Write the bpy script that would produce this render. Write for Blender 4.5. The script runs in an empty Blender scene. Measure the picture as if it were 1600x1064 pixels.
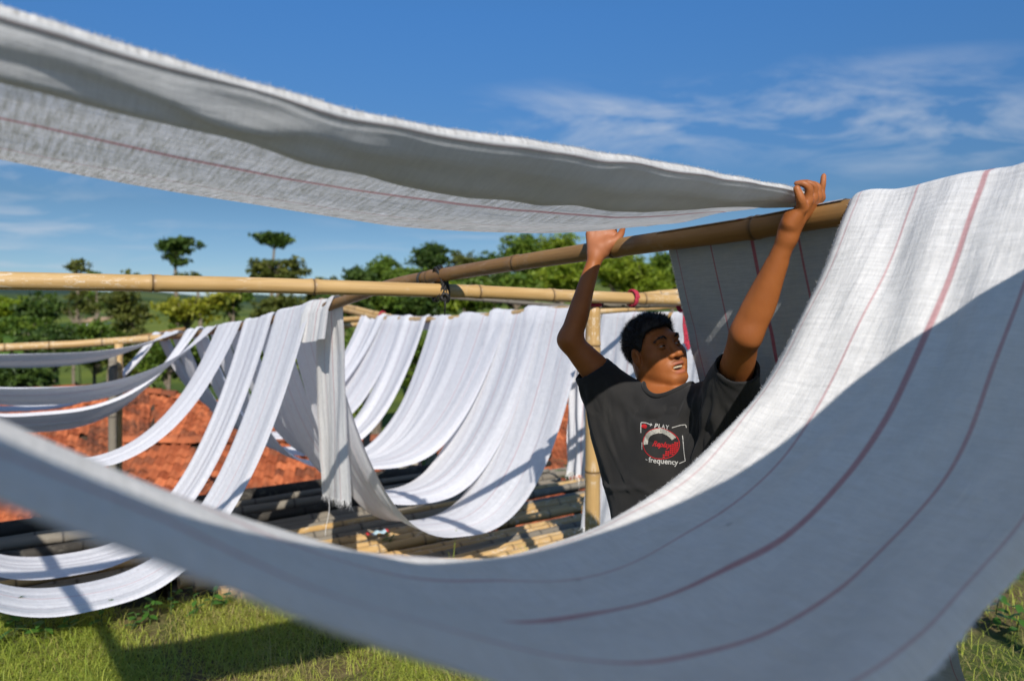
import bpy, bmesh, math, random
import numpy as np
from mathutils import Vector, Matrix, noise as mnoise
from mathutils.bvhtree import BVHTree

rng = np.random.default_rng(7)
random.seed(7)
sc = bpy.context.scene
col = sc.collection
GZ = 1.62            # the ground under the man lies this far below the lens

# ------------------------------------------------------------------ camera
cam_d = bpy.data.cameras.new('camera')
cam = bpy.data.objects.new('camera', cam_d)
col.objects.link(cam)
sc.camera = cam
cam.location = (0, 0, GZ)
cam.rotation_euler = (math.radians(90), 0, 0)
cam_d.sensor_width = 36.0
cam_d.lens = 27.0
cam_d.shift_y = -47.0 / 1600.0
cam_d.clip_start = 0.05
cam_d.clip_end = 2000
cam_d.dof.use_dof = True
cam_d.dof.focus_distance = 2.2
cam_d.dof.aperture_fstop = 2.6
sc.render.resolution_x, sc.render.resolution_y = 1024, 680
sc.cycles.use_denoising = True
sc.cycles.max_bounces = 8
sc.cycles.transparent_max_bounces = 8

# ------------------------------------------------------------------ sky + sun
HU, HS = 1.225, 0.62
sun_h = Vector((HU * .59 - HS * .81, -HU * .81 - HS * .59, 1.0)).normalized()
SUN_EL = math.asin(sun_h.z)
SUN_AZ = math.atan2(sun_h.x, sun_h.y)
world = bpy.data.worlds.new('World')
sc.world = world
world.use_nodes = True
wt = world.node_tree
for n in list(wt.nodes):
    wt.nodes.remove(n)
def wn(t, **k):
    n = wt.nodes.new(t)
    for a, b in k.items():
        setattr(n, a, b)
    return n
sky = wn('ShaderNodeTexSky', sky_type='NISHITA')
sky.sun_disc = False
sky.sun_elevation = SUN_EL
sky.sun_rotation = SUN_AZ
sky.altitude = 1500
sky.air_density = 1.0
sky.dust_density = 0.0
sky.ozone_density = 3.0
tc = wn('ShaderNodeTexCoord')
# thin high cloud: the view direction is projected on a flat layer overhead
sep = wn('ShaderNodeSeparateXYZ'); wt.links.new(tc.outputs['Generated'], sep.inputs[0])
zz = wn('ShaderNodeMath', operation='MAXIMUM'); wt.links.new(sep.outputs['Z'], zz.inputs[0]); zz.inputs[1].default_value = 0.02
zo = wn('ShaderNodeMath', operation='ADD'); wt.links.new(zz.outputs[0], zo.inputs[0]); zo.inputs[1].default_value = 0.12
dx = wn('ShaderNodeMath', operation='DIVIDE'); wt.links.new(sep.outputs['X'], dx.inputs[0]); wt.links.new(zo.outputs[0], dx.inputs[1])
dy = wn('ShaderNodeMath', operation='DIVIDE'); wt.links.new(sep.outputs['Y'], dy.inputs[0]); wt.links.new(zo.outputs[0], dy.inputs[1])
cmb = wn('ShaderNodeCombineXYZ'); wt.links.new(dx.outputs[0], cmb.inputs[0]); wt.links.new(dy.outputs[0], cmb.inputs[1])
mp = wn('ShaderNodeMapping'); wt.links.new(cmb.outputs[0], mp.inputs[0])
mp.inputs['Location'].default_value = (6.66, 2.49, 0.0)
mp.inputs['Rotation'].default_value = (0, 0, math.radians(-24))
mp.inputs['Scale'].default_value = (0.8, 1.15, 1)
big = wn('ShaderNodeTexNoise'); big.inputs['Scale'].default_value = 0.55; big.inputs['Detail'].default_value = 2.0
wt.links.new(mp.outputs[0], big.inputs['Vector'])
fine = wn('ShaderNodeTexNoise'); fine.inputs['Scale'].default_value = 1.9; fine.inputs['Detail'].default_value = 9.0
fine.inputs['Roughness'].default_value = 0.62; fine.inputs['Distortion'].default_value = 0.45
wt.links.new(mp.outputs[0], fine.inputs['Vector'])
r1 = wn('ShaderNodeMapRange'); r1.inputs['From Min'].default_value = 0.46; r1.inputs['From Max'].default_value = 0.66
wt.links.new(big.outputs['Fac'], r1.inputs['Value'])
r2 = wn('ShaderNodeMapRange'); r2.inputs['From Min'].default_value = 0.44; r2.inputs['From Max'].default_value = 0.80
wt.links.new(fine.outputs['Fac'], r2.inputs['Value'])
mul = wn('ShaderNodeMath', operation='MULTIPLY'); wt.links.new(r1.outputs[0], mul.inputs[0]); wt.links.new(r2.outputs[0], mul.inputs[1])
amt = wn('ShaderNodeMath', operation='MULTIPLY'); wt.links.new(mul.outputs[0], amt.inputs[0]); amt.inputs[1].default_value = 1.15
# clear deep-blue sky that stays fairly even towards the horizon
ramp = wn('ShaderNodeValToRGB')
ramp.color_ramp.elements[0].position = 0.0; ramp.color_ramp.elements[0].color = (.36, .42, .52, 1)
ramp.color_ramp.elements[1].position = 0.62; ramp.color_ramp.elements[1].color = (.48, .86, 1.0, 1)
e_ = ramp.color_ramp.elements.new(0.13); e_.color = (.29, .38, .435, 1)
e_ = ramp.color_ramp.elements.new(0.36); e_.color = (.35, .65, .87, 1)
wt.links.new(zz.outputs[0], ramp.inputs[0])
tint = wn('ShaderNodeMix', data_type='RGBA'); tint.blend_type = 'MULTIPLY'; tint.inputs['Factor'].default_value = 1.0
wt.links.new(sky.outputs[0], tint.inputs['A']); wt.links.new(ramp.outputs[0], tint.inputs['B'])
cmix = wn('ShaderNodeMix', data_type='RGBA')
wt.links.new(amt.outputs[0], cmix.inputs['Factor'])
wt.links.new(tint.outputs['Result'], cmix.inputs['A'])
cmix.inputs['B'].default_value = (4.0, 4.4, 5.0, 1)
bg = wn('ShaderNodeBackground'); bg.inputs['Strength'].default_value = 0.12
wt.links.new(cmix.outputs['Result'], bg.inputs['Color'])
wo = wn('ShaderNodeOutputWorld'); wt.links.new(bg.outputs[0], wo.inputs['Surface'])

sun_d = bpy.data.lights.new('sun', 'SUN')
sun_d.energy = 4.5
sun_d.angle = math.radians(0.53)
sun_d.color = (1.0, 0.94, 0.86)
sun = bpy.data.objects.new('sun', sun_d)
col.objects.link(sun)
sun.rotation_euler = sun_h.to_track_quat('Z', 'Y').to_euler()
sun.location = (3, -6, 8)
vs = sc.view_settings
vs.view_transform = 'Standard'
vs.look = 'None'
vs.exposure = 0.26
vs.gamma = 1.0
vs.use_curve_mapping = False

# ------------------------------------------------------------------ helpers
# all shapes are laid out relative to the lens and lifted by GZ when linked
F = 1200.0
def P(px, py, d):
    return np.array([(px - 800.0) / F * d, d, (485.0 - py) / F * d])
KS = 0.8
def SU(s, u, z):
    """drying-frame coordinates: u along the main pole, s across it, z height"""
    s, u, z = np.broadcast_arrays(np.asarray(s, float), np.asarray(u, float), np.asarray(z, float))
    return np.stack([KS * (.99 + .59 * u - .81 * s), KS * (2.2 - .81 * u - .59 * s), KS * z], -1)

def tag(o, label=None, cat=None, group=None, kind=None):
    if label: o['label'] = label
    if cat: o['category'] = cat
    if group: o['group'] = group
    if kind: o['kind'] = kind
    return o
def empty(name, loc=(0, 0, 0)):
    o = bpy.data.objects.new(name, None)
    o.empty_display_size = 0.1
    o.location = (loc[0], loc[1], loc[2] + GZ)
    col.objects.link(o)
    return o
def mesh_np(name, V, faces, smooth=True):
    me = bpy.data.meshes.new(name)
    V = np.asarray(V, dtype=np.float32)
    if isinstance(faces, np.ndarray):
        n, k = faces.shape
        me.vertices.add(len(V)); me.vertices.foreach_set('co', V.ravel())
        me.loops.add(n * k); me.loops.foreach_set('vertex_index', faces.astype(np.int32).ravel())
        me.polygons.add(n)
        me.polygons.foreach_set('loop_start', np.arange(0, n * k, k, dtype=np.int32))
        me.polygons.foreach_set('loop_total', np.full(n, k, dtype=np.int32))
        me.update(calc_edges=True)
    else:
        me.from_pydata([tuple(map(float, v)) for v in V], [], [tuple(int(i) for i in f) for f in faces])
        me.update()
    if smooth:
        me.polygons.foreach_set('use_smooth', np.ones(len(me.polygons), dtype=bool))
    return me
def link(name, me, mat, parent=None):
    """shapes come in lens-relative coordinates; children are moved into their thing's frame"""
    o = bpy.data.objects.new(name, me)
    if mat is not None and not me.materials:
        for m in (mat if isinstance(mat, (list, tuple)) else [mat]):
            me.materials.append(m)
    col.objects.link(o)
    if parent is None:
        o.location = (0, 0, GZ)
    else:
        o.parent = parent
        root = parent
        off = Vector((0, 0, 0))
        while root is not None:
            off += Vector(root.location); root = root.parent
        o.location = Vector((0, 0, GZ)) - off
    return o
def fattr(me, name, vals):
    a = me.attributes.new(name, 'FLOAT', 'POINT')
    a.data.foreach_set('value', np.asarray(vals, dtype=np.float32))
def recentre(o):
    """put a thing's origin at the middle of its base, shape unmoved"""
    me = o.data
    n = len(me.vertices)
    co = np.empty(n * 3, dtype=np.float32); me.vertices.foreach_get('co', co); co = co.reshape(-1, 3)
    c = np.array([(co[:, 0].min() + co[:, 0].max()) / 2, (co[:, 1].min() + co[:, 1].max()) / 2, co[:, 2].min()])
    me.vertices.foreach_set('co', (co - c).astype(np.float32).ravel()); me.update()
    o.location = Vector(o.location) + Vector([float(x) for x in c])
    return o
def tube(pts, rad, seg=12, caps=True):
    """vertices and faces of a tube along pts with radius per point"""
    pts = np.asarray(pts, float); n = len(pts)
    rad = np.full(n, rad, float) if np.isscalar(rad) else np.asarray(rad, float)
    T = np.gradient(pts, axis=0); T /= np.linalg.norm(T, axis=1)[:, None] + 1e-12
    ref = np.array([0, 0, 1.0]) if abs(T[0, 2]) < .85 else np.array([1.0, 0, 0])
    A = np.cross(T, ref); A /= np.linalg.norm(A, axis=1)[:, None] + 1e-12
    B = np.cross(T, A)
    th = np.linspace(0, 2 * math.pi, seg, endpoint=False)
    V = (pts[:, None, :] + rad[:, None, None] * (np.cos(th)[None, :, None] * A[:, None, :] + np.sin(th)[None, :, None] * B[:, None, :])).reshape(-1, 3)
    fs = []
    for i in range(n - 1):
        for j in range(seg):
            k = (j + 1) % seg
            fs.append((i * seg + j, i * seg + k, (i + 1) * seg + k, (i + 1) * seg + j))
    if caps:
        fs.append(tuple(range(seg - 1, -1, -1)))
        fs.append(tuple((n - 1) * seg + j for j in range(seg)))
    return V, fs
def box_vf(lo, hi):
    x0, y0, z0 = lo; x1, y1, z1 = hi
    V = [(x0, y0, z0), (x1, y0, z0), (x1, y1, z0), (x0, y1, z0), (x0, y0, z1), (x1, y0, z1), (x1, y1, z1), (x0, y1, z1)]
    Fc = [(0, 3, 2, 1), (4, 5, 6, 7), (0, 1, 5, 4), (1, 2, 6, 5), (2, 3, 7, 6), (3, 0, 4, 7)]
    return V, Fc
def merge(parts):
    V, Fc = [], []
    for v, f in parts:
        o = len(V)
        V.extend([tuple(x) for x in v])
        Fc.extend([tuple(i + o for i in q) for q in f])
    return V, Fc

# ------------------------------------------------------------------ materials
class NM:
    def __init__(s, name):
        s.m = bpy.data.materials.new(name); s.m.use_nodes = True
        s.t = s.m.node_tree
        for n in list(s.t.nodes): s.t.nodes.remove(n)
        s.out = s.t.nodes.new('ShaderNodeOutputMaterial')
    def n(s, typ, **k):
        nd = s.t.nodes.new(typ)
        for a, b in k.items(): setattr(nd, a, b)
        return nd
    def l(s, a, b): s.t.links.new(a, b)
    def val(s, sock, v):
        if isinstance(v, bpy.types.NodeSocket): s.l(v, sock)
        else: sock.default_value = v
    def math(s, op, a, b=None, clamp=False):
        n = s.n('ShaderNodeMath', operation=op); n.use_clamp = clamp
        s.val(n.inputs[0], a)
        if b is not None: s.val(n.inputs[1], b)
        return n.outputs[0]
    def rng(s, v, a, b, c=0.0, d=1.0, smooth=False):
        n = s.n('ShaderNodeMapRange'); n.clamp = True
        if smooth: n.interpolation_type = 'SMOOTHSTEP'
        s.val(n.inputs['Value'], v)
        for k, x in zip(('From Min', 'From Max', 'To Min', 'To Max'), (a, b, c, d)): n.inputs[k].default_value = x
        return n.outputs[0]
    def mix(s, f, a, b, blend='MIX'):
        n = s.n('ShaderNodeMix', data_type='RGBA'); n.blend_type = blend
        s.val(n.inputs['Factor'], f); s.val(n.inputs['A'], a); s.val(n.inputs['B'], b)
        return n.outputs['Result']
    def noise(s, vec, scale, detail=3.0, rough=.55, dist=0.0):
        n = s.n('ShaderNodeTexNoise')
        if vec is not None: s.l(vec, n.inputs['Vector'])
        n.inputs['Scale'].default_value = scale; n.inputs['Detail'].default_value = detail
        n.inputs['Roughness'].default_value = rough; n.inputs['Distortion'].default_value = dist
        return n.outputs['Fac']
    def mapping(s, vec, scale=(1, 1, 1), rot=(0, 0, 0), loc=(0, 0, 0)):
        n = s.n('ShaderNodeMapping'); s.l(vec, n.inputs[0])
        n.inputs['Scale'].default_value = scale; n.inputs['Rotation'].default_value = rot; n.inputs['Location'].default_value = loc
        return n.outputs[0]
    def attr(s, name):
        return s.n('ShaderNodeAttribute', attribute_name=name)
    def bump(s, h, strength, dist, normal=None):
        n = s.n('ShaderNodeBump'); s.l(h, n.inputs['Height'])
        n.inputs['Strength'].default_value = strength; n.inputs['Distance'].default_value = dist
        if normal is not None: s.l(normal, n.inputs['Normal'])
        return n.outputs[0]
    def pbsdf(s, color, rough=.6, spec=.3, normal=None, **k):
        n = s.n('ShaderNodeBsdfPrincipled')
        s.val(n.inputs['Base Color'], color); s.val(n.inputs['Roughness'], rough)
        s.val(n.inputs['Specular IOR Level'], spec)
        if normal is not None: s.l(normal, n.inputs['Normal'])
        for a, b in k.items(): s.val(n.inputs[a.replace('_', ' ')], b)
        return n.outputs[0]
    def done(s, sh):
        s.l(sh, s.out.inputs['Surface']); return s.m
def rgb(r, g, b): return (r, g, b, 1.0)

def cloth_mat(name, base, stripe, sk, trans, dirt=.25, weave=1.0, gauze=1.0):
    m = NM(name)
    uv = m.n('ShaderNodeUVMap', uv_map='UVMap').outputs[0]
    sp = m.n('ShaderNodeSeparateXYZ'); m.l(uv, sp.inputs[0])
    wob = m.noise(m.mapping(uv, (1, 1.6, 1)), 2.5, 2)
    x = m.math('ADD', sp.outputs['X'], m.math('MULTIPLY', m.math('SUBTRACT', wob, .5), .003))
    tot = None
    W = .576
    for c, hw, k in ((.028, .0022, .55), (.265 * W, .0026, .75), (.5 * W, .0058, 1.0), (.735 * W, .0034, .85), (W - .026, .0022, .55)):
        d = m.math('ABSOLUTE', m.math('SUBTRACT', x, c))
        q = m.math('MULTIPLY', m.rng(d, hw * .6, hw * 1.25, 1.0, 0.0), k)
        tot = q if tot is None else m.math('MAXIMUM', tot, q)
    # crosswise and lengthwise yarns, slubs
    weft = m.noise(m.mapping(uv, (60, 900, 1)), 1.0, 2, .6)
    warp = m.noise(m.mapping(uv, (900, 40, 1)), 1.0, 2, .6)
    slub = m.noise(m.mapping(uv, (14, 130, 1)), 1.0, 3, .65)
    yarn = m.math('ADD', m.math('MULTIPLY', weft, .5), m.math('MULTIPLY', warp, .5))
    blot = m.noise(m.mapping(uv, (3.2, 2.0, 1)), 1.0, 4, .6)
    mott = m.noise(m.mapping(uv, (34, 26, 1)), 1.0, 5, .7)
    weav = m.noise(m.mapping(uv, (38, 300, 1)), 1.0, 3, .6)
    colr = m.mix(m.rng(mott, .38, .66, 0, .26), base, rgb(base[0] * .70, base[1] * .71, base[2] * .72))
    colr = m.mix(m.rng(blot, .35, .75, 0, dirt), colr, rgb(base[0] * .72, base[1] * .72, base[2] * .70))
    colr = m.mix(m.math('MULTIPLY', m.rng(slub, .42, .70, 0, .22 * gauze), weave), colr, rgb(base[0] * .74, base[1] * .74, base[2] * .74))
    colr = m.mix(m.rng(weav, .44, .66, 0, .24), colr, rgb(base[0] * .66, base[1] * .67, base[2] * .69))
    spv = m.n('ShaderNodeTexVoronoi'); spv.inputs['Scale'].default_value = 1.0
    m.l(m.mapping(uv, (7, 6, 1)), spv.inputs['Vector'])
    sel = m.rng(m.noise(m.mapping(uv, (5, 5, 1)), 1.3, 1), .50, .56)
    fleck = m.math('MULTIPLY', m.rng(m.math('ADD', spv.outputs['Distance'], m.math('MULTIPLY', slub, .06)), .055, .085, .75, 0), sel)
    colr = m.mix(m.math('MULTIPLY', fleck, .6), colr, rgb(.10, .09, .09))
    colr = m.mix(m.math('MULTIPLY', m.math('MULTIPLY', tot, m.rng(yarn, .3, .6, .7, 1.0)), sk), colr, stripe)
    nrm = m.bump(yarn, .55 * weave, .0012)
    nrm = m.bump(m.noise(m.mapping(uv, (22, 9, 1)), 1.0, 4, .6), .4, .007, nrm)
    nrm = m.bump(m.noise(m.mapping(uv, (26, 1.6, 1), (0, 0, .06)), 1.0, 3, .6), .5, .010, nrm)
    df = m.n('ShaderNodeBsdfDiffuse'); m.l(colr, df.inputs['Color']); m.l(nrm, df.inputs['Normal'])
    tr = m.n('ShaderNodeBsdfTranslucent'); m.l(colr, tr.inputs['Color']); m.l(nrm, tr.inputs['Normal'])
    mx = m.n('ShaderNodeMixShader')
    m.l(m.math('MULTIPLY', m.rng(m.math('ADD', m.math('MULTIPLY', slub, .6), m.math('MULTIPLY', weft, .4)), .34, .66, 1 - .5 * gauze, 1 + .4 * gauze), trans), mx.inputs[0])
    m.l(df.outputs[0], mx.inputs[1]); m.l(tr.outputs[0], mx.inputs[2])
    return m.done(mx.outputs[0])
M = {}
M['cloth_near'] = cloth_mat('unbleached_cotton', rgb(.80, .79, .775), rgb(.44, .11, .13), .72, .22)
M['cloth_top'] = cloth_mat('thin_cotton', rgb(.80, .79, .77), rgb(.42, .12, .13), .75, .46, dirt=.6, weave=1.3, gauze=1.5)
M['cloth_roll_shade'] = cloth_mat('rolled_cotton_shade', rgb(.66, .67, .68), rgb(.36, .10, .12), .75, .09, dirt=.45, weave=1.3)  # overhead cloth again, base darkened to paint the roll's shade, less translucent
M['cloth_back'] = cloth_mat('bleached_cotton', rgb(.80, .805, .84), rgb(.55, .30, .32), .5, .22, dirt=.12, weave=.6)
M['cloth_shade_toned'] = cloth_mat('shade_toned_cotton', rgb(.44, .45, .46), rgb(.34, .07, .10), .95, .16, dirt=.3, weave=1.7, gauze=2.0)  # overhead cloth's fall behind the man, its shade painted as a greyer base

def bamboo_mat(name, a, b, patch, groove, grey=0.0):
    m = NM(name)
    al = m.attr('along').outputs['Fac']; nd = m.attr('node').outputs['Fac']; ar = m.attr('around').outputs['Fac']
    cv = m.n('ShaderNodeCombineXYZ'); m.l(ar, cv.inputs[0]); m.l(al, cv.inputs[1])
    oi = m.n('ShaderNodeObjectInfo'); m.l(m.math('MULTIPLY', oi.outputs['Random'], 37.0), cv.inputs[2])
    v = cv.outputs[0]
    streak = m.noise(m.mapping(v, (90, 3.5, 1)), 1.0, 4, .6)
    big = m.noise(m.mapping(v, (14, 2.2, 1)), 1.0, 4, .6)
    c = m.mix(m.rng(big, .35, .68), a, b)
    c = m.mix(m.rng(streak, .48, .72, 0, .35), c, rgb(a[0] * .55, a[1] * .5, a[2] * .5))
    ptn = m.noise(m.mapping(v, (60, 22, 1)), 1.0, 6, .7)
    sel = m.noise(m.mapping(v, (6, 3, 1)), 1.0, 2)
    c = m.mix(m.math('MULTIPLY', m.rng(ptn, .52, .60), m.rng(sel, .47, .56, 0, .8)), c, patch)
    if grey: c = m.mix(m.rng(big, .3, .6, grey * .6, grey), c, rgb(.16, .15, .13))
    c = m.mix(m.math('MULTIPLY', oi.outputs['Random'], .3), c, rgb(a[0] * .6, a[1] * .58, a[2] * .55))
    c = m.mix(m.math('MULTIPLY', nd, .85), c, groove)
    nr = m.bump(m.math('ADD', streak, m.math('MULTIPLY', ptn, .4)), .25, .0015)
    return m.done(m.pbsdf(c, m.rng(big, .3, .7, .38 + .4 * (grey > 0), .6 + .3 * (grey > 0)), .4 - .25 * (grey > 0), nr))
M['bamboo'] = bamboo_mat('dry_bamboo', rgb(.47, .29, .105), rgb(.60, .41, .19), rgb(.70, .60, .46), rgb(.10, .06, .03))
M['bamboo_brown'] = bamboo_mat('brown_bamboo', rgb(.215, .110, .034), rgb(.31, .175, .060), rgb(.30, .19, .10), rgb(.05, .03, .015))
M['bamboo_grey'] = bamboo_mat('grey_bamboo', rgb(.24, .20, .15), rgb(.32, .28, .21), rgb(.36, .33, .27), rgb(.05, .045, .04), grey=.6)
M['bamboo_black'] = bamboo_mat('charred_bamboo', rgb(.035, .032, .028), rgb(.06, .054, .046), rgb(.12, .11, .09), rgb(.015, .013, .012), grey=.001)

def simple(name, c, rough=.6, spec=.3, var=.25, scale=20, bump=.2, bd=.002):
    m = NM(name)
    tcn = m.n('ShaderNodeTexCoord').outputs['Object']
    nz = m.noise(tcn, scale, 4)
    cc = m.mix(m.rng(nz, .3, .7, 0, 1), rgb(*[x * (1 - var) for x in c]), rgb(*[min(1, x * (1 + var)) for x in c]))
    return m.done(m.pbsdf(cc, rough, spec, m.bump(nz, bump, bd)))
# ================================================================== drying frame: bamboo poles
def zB(u): return np.interp(u, [-10.5, -8, -6, -4, -3.75, -3, -2.66, -1.68, -.35, 0, .42, .9, 2.2],
                            [-.37, -.285, -.155, .005, .035, .135, .163, .212, .262, .285, .305, .33, .34])
def zC(u): return np.interp(u, [-10.5, -8, -6, -4, -1.2, 1.9], [-.32, -.25, -.12, .1, .40, .43])
def zD(u): return np.interp(u, [-10.5, -8.6, -7.5, -6, -5, -4, -3, -1, 1], [.1, .02, -.105, -.10, -.055, 0, -.055, -.02, .0])
SC, SD = 2.8, -2.2
RP = .038

def bamboo(name, pts, r0, r1, mat, label, cat='bamboo pole', group=None, node=.42, seg=18, seed=0, hollow=True, at=None):
    rs = np.random.default_rng(seed + 11)
    pts = np.asarray(pts, float)
    L = np.concatenate([[0], np.cumsum(np.linalg.norm(np.diff(pts, axis=0), axis=1))])
    tot = L[-1]
    nodes = []
    x = rs.uniform(.1, node)
    while x < tot - .05:
        nodes.append(x); x += node * rs.uniform(.82, 1.15)
    if at is not None: nodes = [x for x in at if .02 < x < tot - .02]
    prof = {0.0: (1, 0), tot: (1, 0)}
    for x in nodes:
        for dx_, k, a in ((-.035, 1.0, 0), (-.016, 1.045, .05), (-.007, 1.10, .2), (-.003, 1.07, .9), (.001, .99, 1), (.004, 1.06, .6), (.012, 1.08, .1), (.03, 1.0, 0)):
            q = x + dx_ * (r0 / .03)
            if 0 < q < tot: prof[q] = (k, a)
    for q in np.arange(.1, tot, .12):
        if all(abs(q - x) > .05 for x in nodes): prof[q] = (1, 0)
    qs = np.array(sorted(prof)); ks = np.array([prof[q][0] for q in qs]); na = np.array([prof[q][1] for q in qs])
    C = np.stack([np.interp(qs, L, pts[:, i]) for i in range(3)], -1)
    # bamboo is never quite straight: a small kink at each joint
    wob = np.cumsum(rs.normal(0, 1, (len(nodes) + 2, 3)), axis=0); wob -= wob.mean(0)
    C += np.stack([np.interp(qs, np.concatenate([[0], nodes, [tot]]), wob[:, i]) for i in range(3)], -1) * .0028
    rad = (r0 + (r1 - r0) * qs / tot) * ks
    if hollow:
        C = np.vstack([C[0] + (C[1] - C[0]) * .0 + (C[1] - C[0]) / np.linalg.norm(C[1] - C[0]) * .03, C[0], C, C[-1], C[-1] - (C[-1] - C[-2]) / np.linalg.norm(C[-1] - C[-2]) * .03])
        rad = np.concatenate([[rad[0] * .7, rad[0] * .78], rad, [rad[-1] * .78, rad[-1] * .7]])
        qs = np.concatenate([[0, 0], qs, [tot, tot]]); na = np.concatenate([[1, .5], na, [.5, 1]])
        # a steady frame, since the wall folds back inside at both ends
        T = (pts[-1] - pts[0]) / np.linalg.norm(pts[-1] - pts[0])
        ref = np.array([0, 0, 1.0]) if abs(T[2]) < .85 else np.array([1.0, 0, 0])
        A = np.cross(T, ref); A /= np.linalg.norm(A); B = np.cross(T, A)
        th = np.linspace(0, 2 * math.pi, seg, endpoint=False)
        oval = 1 + .03 * np.cos(2 * th + rs.uniform(0, 6))
        V = (C[:, None, :] + (rad[:, None] * oval[None, :])[:, :, None] * (np.cos(th)[None, :, None] * A + np.sin(th)[None, :, None] * B)).reshape(-1, 3)
        n = len(C); fs = []
        for i in range(n - 1):
            for j in range(seg):
                k = (j + 1) % seg
                fs.append((i * seg + j, i * seg + k, (i + 1) * seg + k, (i + 1) * seg + j))
        fs.append(tuple(range(seg - 1, -1, -1))); fs.append(tuple((n - 1) * seg + j for j in range(seg)))
    else:
        V, fs = tube(C, rad, seg)
    me = mesh_np(name, V, fs)
    fattr(me, 'along', np.repeat(qs + rs.uniform(0, 50), seg))
    fattr(me, 'node', np.repeat(na, seg))
    tri = np.abs(np.linspace(0, 2, seg, endpoint=False) - 1) * .1
    fattr(me, 'around', np.tile(tri, len(qs)))
    o = link(name, me, mat)
    recentre(o)
    return tag(o, label, cat, group)

uu = np.linspace(-10.4, 2.6, 40)
bamboo('bamboo_pole', SU(0 * uu, uu, zB(uu))[::-1], RP * KS * 1.02, RP * KS * .8, M['bamboo_brown'],
       'long brown bamboo pole the man reaches up to, sloping away over the second pole', seed=3,
       at=[(2.6 - u_) * KS * 1.004 for u_ in (1.9, 1.2, .55, -.345, -.99, -1.63, -2.42, -3.1, -3.8, -4.5, -5.2, -5.9, -6.6, -7.3, -8.0, -8.7, -9.4)])
uu = np.linspace(-10.4, 2.6, 30)
bamboo('bamboo_pole', SU(0 * uu + SC, uu, zC(uu)), .028, .028, M['bamboo'],
       'bamboo pole carrying the other ends of the cloth loops, parallel to the brown pole', seed=4)
uu = np.linspace(-8.7, 1.2, 30)
bamboo('bamboo_pole', SU(0 * uu + SD, uu, zD(uu)), .026, .026, M['bamboo'],
       'far bamboo pole under the tops of the white cloths behind the man', seed=5)
Apts = [P(-160, 437.5, 2.93 * KS) + (P(-160, 437.5, 2.93 * KS) - P(400, 447, 3.62 * KS)) * .62, P(-160, 437.5, 2.93 * KS), P(400, 447, 3.62 * KS), P(690, 455.5, 4.06 * KS), P(1075, 467.5, 4.9 * KS), P(1200, 470, 5.3 * KS)]
bamboo('bamboo_pole', Apts, .0305, .029, M['bamboo'],
       'pale bamboo cross pole lashed under the brown pole with black rubber', seed=8, at=[float(np.linalg.norm(np.array(P(px_, 450, np.interp(px_, [-160, 400, 690, 1075], [2.93, 3.62, 4.06, 4.9]) * KS)) - Apts[0])) for px_ in (-90, 235, 487, 745, 858, 1003, 1120)])
pc = P(926, 462, 4.62 * KS)
bamboo('bamboo_post', [pc + [0, 0, 0.0], pc * [1, 1, 0] + [0, 0, -1.75]], .036, .038, M['bamboo'],
       'upright yellow bamboo post behind the man, tied with red cloth', 'bamboo post', node=.62, seed=9)
# smaller far poles
bamboo('bamboo_pole', [P(938, 474, 4.75 * KS), P(1075, 474, 5.2 * KS)], .024, .022, M['bamboo_grey'],
       'short split bamboo tied along under the pale cross pole behind the man', seed=12)
bamboo('bamboo_pole', [P(930, 486, 5.6 * KS), P(1090, 475.5, 5.9 * KS)], .018, .018, M['bamboo'],
       'slim pale bamboo pole just above the cloth tops behind the man', seed=13)
bamboo('bamboo_pole', [P(1000, 462, 5.6 * KS), P(1120, 452, 6.0 * KS)], .02, .02, M['bamboo'],
       'bamboo pole end rising behind the split bamboo and the grey cloth', seed=14)
bamboo('bamboo_pole', [P(690, 464, 8.6), P(905, 480, 7.4)], .021, .021, M['bamboo_grey'],
       'thin grey bamboo pole running behind the pale cross pole', seed=15)
bamboo('bamboo_pole', [P(500, 470, 9.0), P(560, 484, 8.1), P(612, 496, 7.6)], .032, .03, M['bamboo'],
       'bent bamboo pole end with a red tie beside the first white cloth', seed=16)
bamboo('bamboo_pole', [P(430, 507, 9.2), P(600, 495, 8.6)], .033, .03, M['bamboo'],
       'upper of two pale bamboo poles laid together on the far post', seed=17)
bamboo('bamboo_pole', [P(430, 520, 9.0), P(600, 502, 8.5)], .026, .026, M['bamboo'],
       'lower of two pale bamboo poles laid together on the far post', seed=18)
q = P(572, 500, 8.7)
bamboo('bamboo_post', [q + [0, 0, .05], q * [1, 1, 0] + [0, 0, -3.1]], .04, .042, M['bamboo_grey'],
       'grey far post with rope wound round its top', 'bamboo post', seed=19)
bamboo('bamboo_pole', [P(-70, 546, 6.9), P(120, 538, 7.2), P(262, 527, 7.6)], .036, .033, M['bamboo'],
       'bamboo rail running level over the tiled roof to the two short posts', seed=20)
bamboo('bamboo_pole', [P(195, 531, 7.9), P(290, 514, 8.3)], .022, .022, M['bamboo_brown'],
       'short brown bamboo lying against the end of the level rail', seed=21)
q = P(184, 536, 7.35)
bamboo('bamboo_post', [q, q * [1, 1, 0] + [0, 0, -2.9]], .036, .038, M['bamboo'],
       'yellow post under the level rail, standing before the roof', 'bamboo post', seed=22)
q = P(176, 556, 7.2)
bamboo('bamboo_post', [q, q * [1, 1, 0] + [0, 0, -2.9]], .036, .038, M['bamboo_grey'],
       'dark grey post standing close beside the yellow post', 'bamboo post', seed=23)
q = Apts[0] * .97 + Apts[1] * .03
bamboo('bamboo_post', [q - [0, 0, .03], q * [1, 1, 0] + [0, 0, -1.75]], .034, .036, M['bamboo'], 'post carrying the end of the pale cross pole away from the lashing', 'bamboo post', seed=29)
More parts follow.
